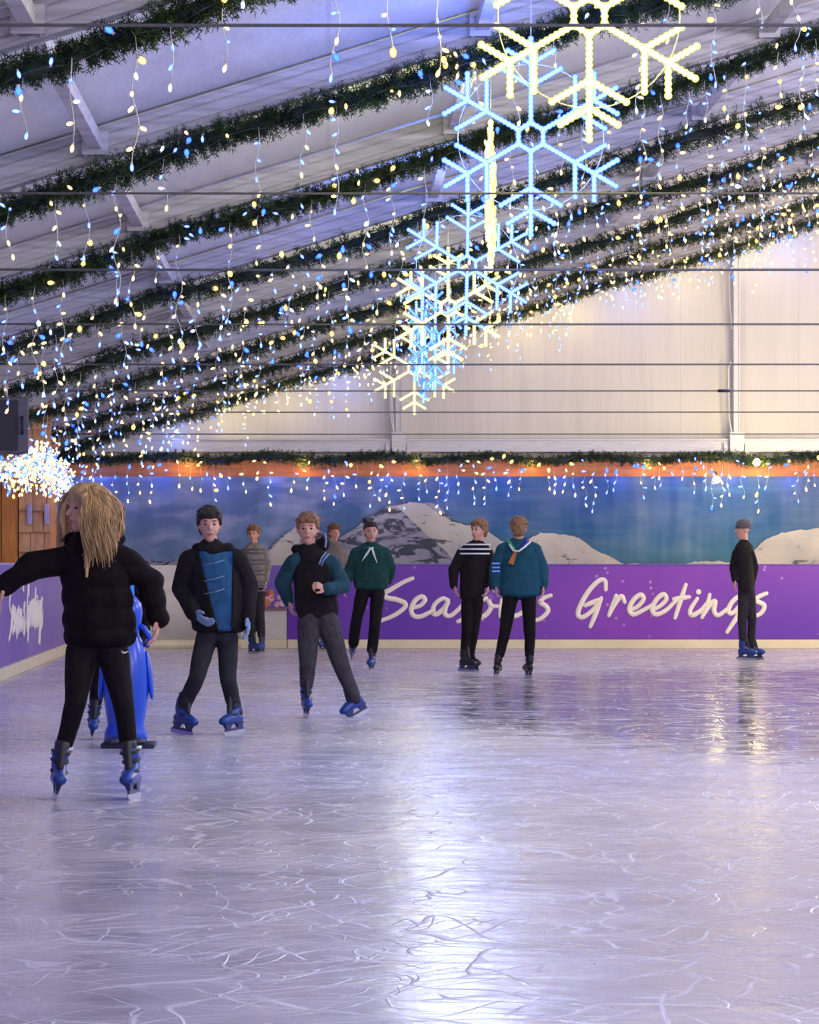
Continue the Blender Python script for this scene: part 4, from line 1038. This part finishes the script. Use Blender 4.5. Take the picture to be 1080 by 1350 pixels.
# ---- man in black jacket over blue hoodie
def manA(J,H,E,body,base,tp,tw):
    jk=[c for c in body.children if c.name.startswith('jacket')][0]
    def win(co):
        q=co+base; px=VX+q.x*191; py=VY-(q.z-EYE)*191
        l=262+(py-728)*.26; r=308-(py-728)*.02
        return l<px<r and 726<py<833
    bm=bmesh.new(); bm.from_mesh(jk.data); sel=[f for f in bm.faces if f.normal.y<-.15 and win(f.calc_center_median())]
    vs=[];ix={};fs=[]
    for f in sel:
        fs.append(tuple(ix.setdefault(v.index,len(ix)) for v in f.verts))
    inv={b_:a_ for a_,b_ in ix.items()}; bm.verts.ensure_lookup_table()
    for i_ in range(len(inv)):
        v=bm.verts[inv[i_]]; vs.append(v.co-v.normal*.006)
    bmesh.ops.delete(bm,geom=sel,context='FACES'); bm.to_mesh(jk.data); bm.free()
    sd=jk.modifiers.new('thick','SOLIDIFY'); sd.thickness=.014; sd.offset=-.3
    g=G(); g.add(vs,fs); g.obj('hoodie',MAT['hoodie'],body)
    g=G()
    for y in (741,762,779):
        g.tube([J((270,y+4,-.145))-base,J((285,y+1,-.15))-base,J((297,y-3,-.143))-base],.0035,6)
    g.obj('printed_lines',MAT['glove'],body)
    remesh(chain([Ell(J((262,722,-.0)),(.05,.06,.035)),Ell(J((280,727,-.05)),(.06,.045,.035)),Ell(J((300,722,0)),(.05,.06,.035))]),.008,MAT['black'],'collar',body,base,3)
person('person with dark hair in open black jacket over blue hoodie with pale blue gloves',191.0,(277,968),
  (276,694),.1,[(278,718,14),(280,730,27),(283,755,33),(286,785,36),(288,812,37),(289,828,36)],
  [((250,734),(239,775,.05),(256,808,-.12),(282,828,-.2)),((314,734),(327,770,.03),(326,812,-.04),(329,840,-.08))],
  [((272,842),(260,893,-.12),(240,936,0)),((300,842),(301,897,-.05),(311,940,0))],
  [(233,968,.7,0,0,-.02),(316,968,-.6,0,0,-.02)],hair='darkhair',top='black',pants='darktrouser',prad=(.078,.058,.050),gloves=('glove','glove'),sleeve=.014,extra=manA,depth=.66,hs=1.02)

# ---- person in striped grey jumper
def manB(J,H,E,body,base,tp,tw):
    g=G()
    for i,(p,w) in enumerate(zip(tp[1:6],tw[1:6])):
        for dz in (0,-.05):
            g.tube([p-base+Vector(((w+.008)*math.cos(a),(w*.62+.012)*math.sin(a),dz)) for a in [2*math.pi*j/24 for j in range(25)]],.009,6,caps=False)
    g.obj('knitted_stripes',MAT['whitecloth'] if False else MAT['coat'],body)
person('person in striped grey jumper and dark trousers, far back between the two larger boys',99.0,(336,862),
  (334,705),-.2,[(335,718,7),(335,724,15),(335,738,17),(335,752,17),(336,766,16.5),(336,774,15)],
  [((321,727),(316,747,.0),(319,765,-.02),(321,774,-.04)),((350,727),(353,747),(351,766,-.02),(350,776,-.04))],
  [((331,779),(331,812,-.03),(332,842,.0)),((342,779),(343,812,-.03),(345,842,.02))],
  [(331,862,.7),(347,862,-.3)],hair='ginger',top='greyknit',pants='darktrouser',prad=(.08,.062,.055),extra=manB,vox=.009)

# ---- boy in black vest
def boyC(J,H,E,body,base,tp,tw):
    remesh(chain([Ell(J((392,724,.03)),(.05,.06,.04)),Ell(J((412,728,.08)),(.08,.05,.05)),Ell(J((428,716,.03)),(.045,.07,.06))]),.008,MAT['black'],'hood',body,base,3)
    g=G(); g.tube([J((428,703,-.06))-base,J((430,712,-.07))-base,J((429,722,-.08))-base],.008,6); g.tube([J((430,728,-.12))-base,J((424,736,-.135))-base,J((421,744,-.14))-base],.007,6); g.tube([J((434,730,-.12))-base,J((427,738,-.135))-base,J((424,746,-.14))-base],.006,6)
    g.obj('drawstring',MAT['glove'],body)
person('person in black vest over teal hoodie and grey trousers, one fist at the waist',171.5,(410,945),
  (406,699),-.05,[(408,722,13),(410,733,24),(413,755,27),(416,780,28),(418,802,29),(419,812,27)],
  [((386,738),(373,768,.06),(380,792,.10),(384,806,.08)),((438,740),(452,772,-.02),(430,777,-.20),(417,770,-.24))],
  [((407,822),(406,875,-.05),(403,920,.0)),((433,822),(450,878,.0),(468,921,.05))],
  [(402,945,.15),(481,943,-.9,0,0,.05)],hair='ginger',top='black',sleeve_m='teal',pants='charcoal',prad=(.092,.066,.052),sleeve=.012,extra=boyC,curl=(.7,1.5),hs=1.03)

# ---- person hidden behind the boy
person('person in grey-brown coat mostly hidden behind the skater in the black vest',96.0,(420,858),
  (441,703),.4,[(440,716,7),(440,722,15),(440,738,17),(438,755,17),(435,772,17),(433,782,16)],
  [((427,726),(424,745),(424,762,-.03),(424,770,-.05)),((453,726),(457,745),(457,762),(456,770,-.03))],
  [((427,786),(415,815,-.03),(407,838)),((438,786),(433,815,-.05),(428,838))],
  [(404,858,.5),(427,858,-.4)],hair='brown',top='coat',pants='darktrouser',prad=(.08,.06,.05),vox=.009)

# ---- scout facing the camera
def scoutA(J,H,E,body,base,tp,tw):
    g=G(); nb=[J((481+16*i/12,719+4*math.sin(math.pi*i/12),-.10*math.sin(math.pi*i/12)))-base for i in range(13)]
    g.tube(nb,.014,8); g.obj('neckerchief',MAT['limecloth'],body)
    g=G(); g.tube([J((489,722,-.115))-base,J((483,731,-.135))-base,J((477,740,-.13))-base],[.010,.012,.004],6); g.tube([J((490,722,-.115))-base,J((493,732,-.135))-base,J((497,742,-.13))-base],[.010,.012,.004],6)
    g.obj('ribbon_tails',MAT['whitecloth'],body)
def bun(H,E,body,base):
    hp_=[hull([E(H(0,-.025,.055),(.084,.090,.072)),E(H(0,.015,.088),(.068,.066,.040))]),hull([E(H(0,-.055,.02),(.081,.06,.07)),E(H(0,-.075,-.035),(.06,.03,.03))]),hull([E(H(-.055,-.03,.135),(.035,.035,.03))])]
    remesh(hp_,.008,MAT['darkhair'],'hair',body,base,1,disp=folds(.006,40))
person('scout with dark hair in a bun, green jumper and white-tailed neckerchief, facing the camera',119.3,(485,885),
  (489,702),.15,[(489,717,8),(489,724,20),(489,738,22.5),(489,752,23.5),(489,765,24),(489,774,22)],
  [((470,727),(461,752,.02),(455,771,-.04),(453,782,-.06)),((508,727),(515,748,.04),(512,766,.10),(508,772,.14))],
  [((478,782),(470,818,.02),(466,848,.14)),((498,782),(494,826,-.05),(490,862,.0))],
  [(464,872,.0,-.5,.13,.14),(492,885,-.25)],hair='darkhair',hairfn=bun,top='green',pants='legging',prad=(.082,.062,.062),sleeve=.014,extra=scoutA,vox=.0085)

# ---- reddish haired person in dark top with a white chest stripe
def manD(J,H,E,body,base,tp,tw):
    g=G()
    for y in (718,724,730):
        p=J((626,y)); w=21/119.3
        g.tube([p-base+Vector((w*math.cos(a),-(w*.62+.014)*math.sin(a),0)) for a in [math.pi*(.08+.84*j/16) for j in range(17)]],.010,6)
    g.obj('chest_stripes',MAT['whitecloth'],body)
person('person with reddish hair in dark top with white chest stripes, far middle',119.3,(615,885),
  (631,700),-.7,[(629,715,8),(627,722,19),(625,738,19),(624,755,18),(623,775,17),(622,788,16)],
  [((609,727),(598,751,-.02),(598,772,-.06),(601,784,-.09)),((644,727),(650,752,.0),(645,773,-.05),(641,783,-.08))],
  [((617,794),(615,832,-.05),(612,864)),((629,794),(625,832,.0),(620,864,.06))],
  [(610,885,.8),(620,885,.6,0,0,.06)],hair='ginger',top='black',pants='legging',prad=(.078,.058,.048),sleeve=.008,extra=manD,vox=.0085,skates='black')

# ---- scout seen from behind
def scoutB(J,H,E,body,base,tp,tw):
    g=G(); g.tube([J((670,712,-.02))-base,J((673,720,-.10))-base,J((680,728,-.135))-base],[.018,.02,.014],8); g.obj('green_scarf_roll',MAT['limecloth'],body)
    g=G(); g.tube([J((695,711,-.02))-base,J((692,717,-.10))-base,J((686,722,-.12))-base],[.02,.02,.014],8); g.obj('blue_scarf_roll',MAT['violetcloth'],body)
    g=G(); g.tube([J((671,718,-.11))-base,J((676,726,-.145))-base,J((683,727,-.15))-base,J((691,721,-.14))-base,J((699,714,-.09))-base],.010,8); g.obj('scarf_edge',MAT['whitecloth'],body)
    g=G(); a,b,c=J((681,728,-.145))-base,J((669,742,-.165))-base,J((676,745,-.16))-base
    g.add([a,b,c,a+Vector((0,.012,0)),b+Vector((0,.012,0)),c+Vector((0,.012,0)),J((677,727,-.14))-base],[(0,1,2),(3,5,4),(0,3,4,1),(1,4,5,2),(2,5,3,0),(0,6,1)]); g.obj('scarf_point',MAT['orangepatch'],body,smooth=False)
    for y in (743,748,753):
        g=G(); g.box(J((653.5,y,-.082))-base,(.085,.02,.022)); bevel(g.obj('sleeve_badge',mat('badge_blue',(0.15,0.32,0.8),.6),body,smooth=False),.004)
person('scout seen from behind in petrol blue jacket with rolled neckerchief and black skates',126.5,(676,893),
  (684,698),math.pi-.1,[(684,712,9),(684,719,22),(685,735,26),(686,752,27),(686,768,28),(686,783,28)],
  [((663,722),(653,750),(653,772,-.03),(654,783,-.05)),((706,722),(716,750,.03),(717,772,.0),(716,785,-.03))],
  [((673,788),(665,838,.03),(657,872,.0)),((697,788),(699,838,.03),(698,872,.0))],
  [(652,893,2.9),(699,893,-2.9)],hair='ginger',top='scout',pants='legging',prad=(.082,.060,.050),sleeve=.014,extra=scoutB,vox=.008,skates='black')

# ---- person at far right with hat
def hatfn(H,E,body,base):
    remesh([hull([E(H(0,-.02,.07),(.092,.10,.07)),E(H(0,-.01,.03),(.094,.104,.015))])],.008,MAT['hat'],'knitted_hat',body,base,2,disp=folds(.004,60))
person('person in dark clothes and grey knitted hat at far right before the lettering',106.0,(983,870),
  (979,699),-1.2,[(981,715,7),(981,722,17),(982,738,18),(983,755,17),(984,770,16),(984,778,15)],
  [((971,727),(966,748,-.05),(968,765,-.12),(966,776,-.16)),((990,727),(996,748,.06),(993,766,.04),(990,777,.02))],
  [((981,784),(978,818,-.05),(980,850)),((988,784),(992,818,.02),(991,850,.06))],
  [(978,870,1.3),(991,870,1.2,0,0,.06)],hair='darkhair',hairfn=hatfn,top='black',pants='darktrouser',prad=(.078,.058,.048),vox=.009,byaw=.9)

# ------------------------------------------------------------------ lights and world
w=bpy.data.worlds.new('World'); SC.world=w; w.use_nodes=True
bg=w.node_tree.nodes['Background']; bg.inputs[0].default_value=(0.62,0.60,0.95,1); bg.inputs[1].default_value=0.75
def lamp(name, kind, loc, energy, col, size=.3, rot=None, spot=None):
    l=bpy.data.lights.new(name,kind); l.energy=energy; l.color=col
    if kind in('POINT','SPOT'): l.shadow_soft_size=size
    if kind=='AREA': l.size=size
    if spot: l.spot_size=spot; l.spot_blend=.6
    o=bpy.data.objects.new(name,l); o.location=loc
    if rot: o.rotation_euler=rot
    C.objects.link(o); return o
# unseen lights added along the ridge on the right to brighten the hall
for i,y in enumerate((3,10,17,24,31,38,45)):
    lamp('unseen_hall_light','POINT',(8.2,y,5.0),500 if y<36 else 260,(0.84,0.81,1.0) if y<36 else (1.0,.84,.55),.35)
lamp('unseen_hall_light','POINT',(8.4,48.0,2.4),330,(1.0,.74,.30),.3)
# glow of the lit snowflakes and of brighter bulbs
for px,s,c,e in ((777,285,(1,.95,.10),55),(700,227,(.08,.2,1),75),(647,195,(1,.95,.10),50),(616,159,(.08,.2,1),80),(591,137,(1,.95,.15),35),(574,121,(.2,.35,1),50),(546.5,105,(1,.92,.3),20)):
    lamp('snowflake_glow','POINT',((px-VX)/s,F/s-.12,EYE+2.5),e,c,.25)
for i in range(14):
    x=-3.2+i*.82
    lamp('string_glow','POINT',(x,YG-.62,2.42),2.2,(.06,.16,1),.03)
    if i%2: lamp('string_glow','POINT',(x+.4,YG-.50,2.60),3.0,(1,.60,.18),.03)
for i,px in enumerate((230,300,380,450,690,760,830,900,1000,1050)):
    X=(px-VX)/93.0; lamp('string_glow','POINT',(X,YG-.45,roof_z(X)-.30),3.5,(1,.78,.35) if i%3 else (.25,.35,1),.04)
# brighter warm lamps in the far string
t=empty('string_lamp',((1000-VX)/sB,YG-.75,EYE+(VY-609)/sB),'bright warm lamp hanging on the fascia below the right gable post','lamp','bright warm lamps on the far wall')
for j,(px,py,lab) in enumerate(((1000,609,None),(947,632,'bright warm lamp hanging left of the right gable post, over the banner'))):
    if j: t=empty('string_lamp',((px-VX)/sB,YG-.75,EYE+(VY-py)/sB),lab,'lamp','bright warm lamps on the far wall')
    g=G(); g.sphere((0,0,0),.05,0,14,10); g.obj('globe',MAT['warmbig'],t)
    g=G(); g.tube([(0,0,.045),(0,.02,.09),(0,.2,.12)],.012,8); g.obj('socket',MAT['rubber'],t)
    lamp('string_glow','POINT',((px-VX)/sB,YG-.9,EYE+(VY-py)/sB),7,(1,.78,.3),.06)

# ------------------------------------------------------------------ camera, view
cam=bpy.data.cameras.new('Camera'); co=bpy.data.objects.new('Camera',cam); C.objects.link(co)
co.location=(0,0,EYE); co.rotation_euler=(math.pi/2,0,0)
cam.sensor_fit='VERTICAL'; cam.sensor_height=36; cam.sensor_width=28.8; cam.lens=36*F/1350
cam.shift_x=(540-VX)/1350; cam.shift_y=(VY-675)/1350
cam.clip_start=.5; cam.clip_end=200
SC.camera=co
vs_=SC.view_settings; vs_.view_transform='Standard'; vs_.look='None'; vs_.gamma=1; vs_.use_curve_mapping=False; vs_.exposure=0.33
cy=SC.cycles; cy.use_denoising=True; cy.max_bounces=5; cy.diffuse_bounces=3; cy.glossy_bounces=3; cy.sample_clamp_indirect=4; cy.sample_clamp_direct=0
cy.use_adaptive_sampling=True; cy.adaptive_threshold=0.03; cy.caustics_reflective=False; cy.caustics_refractive=False
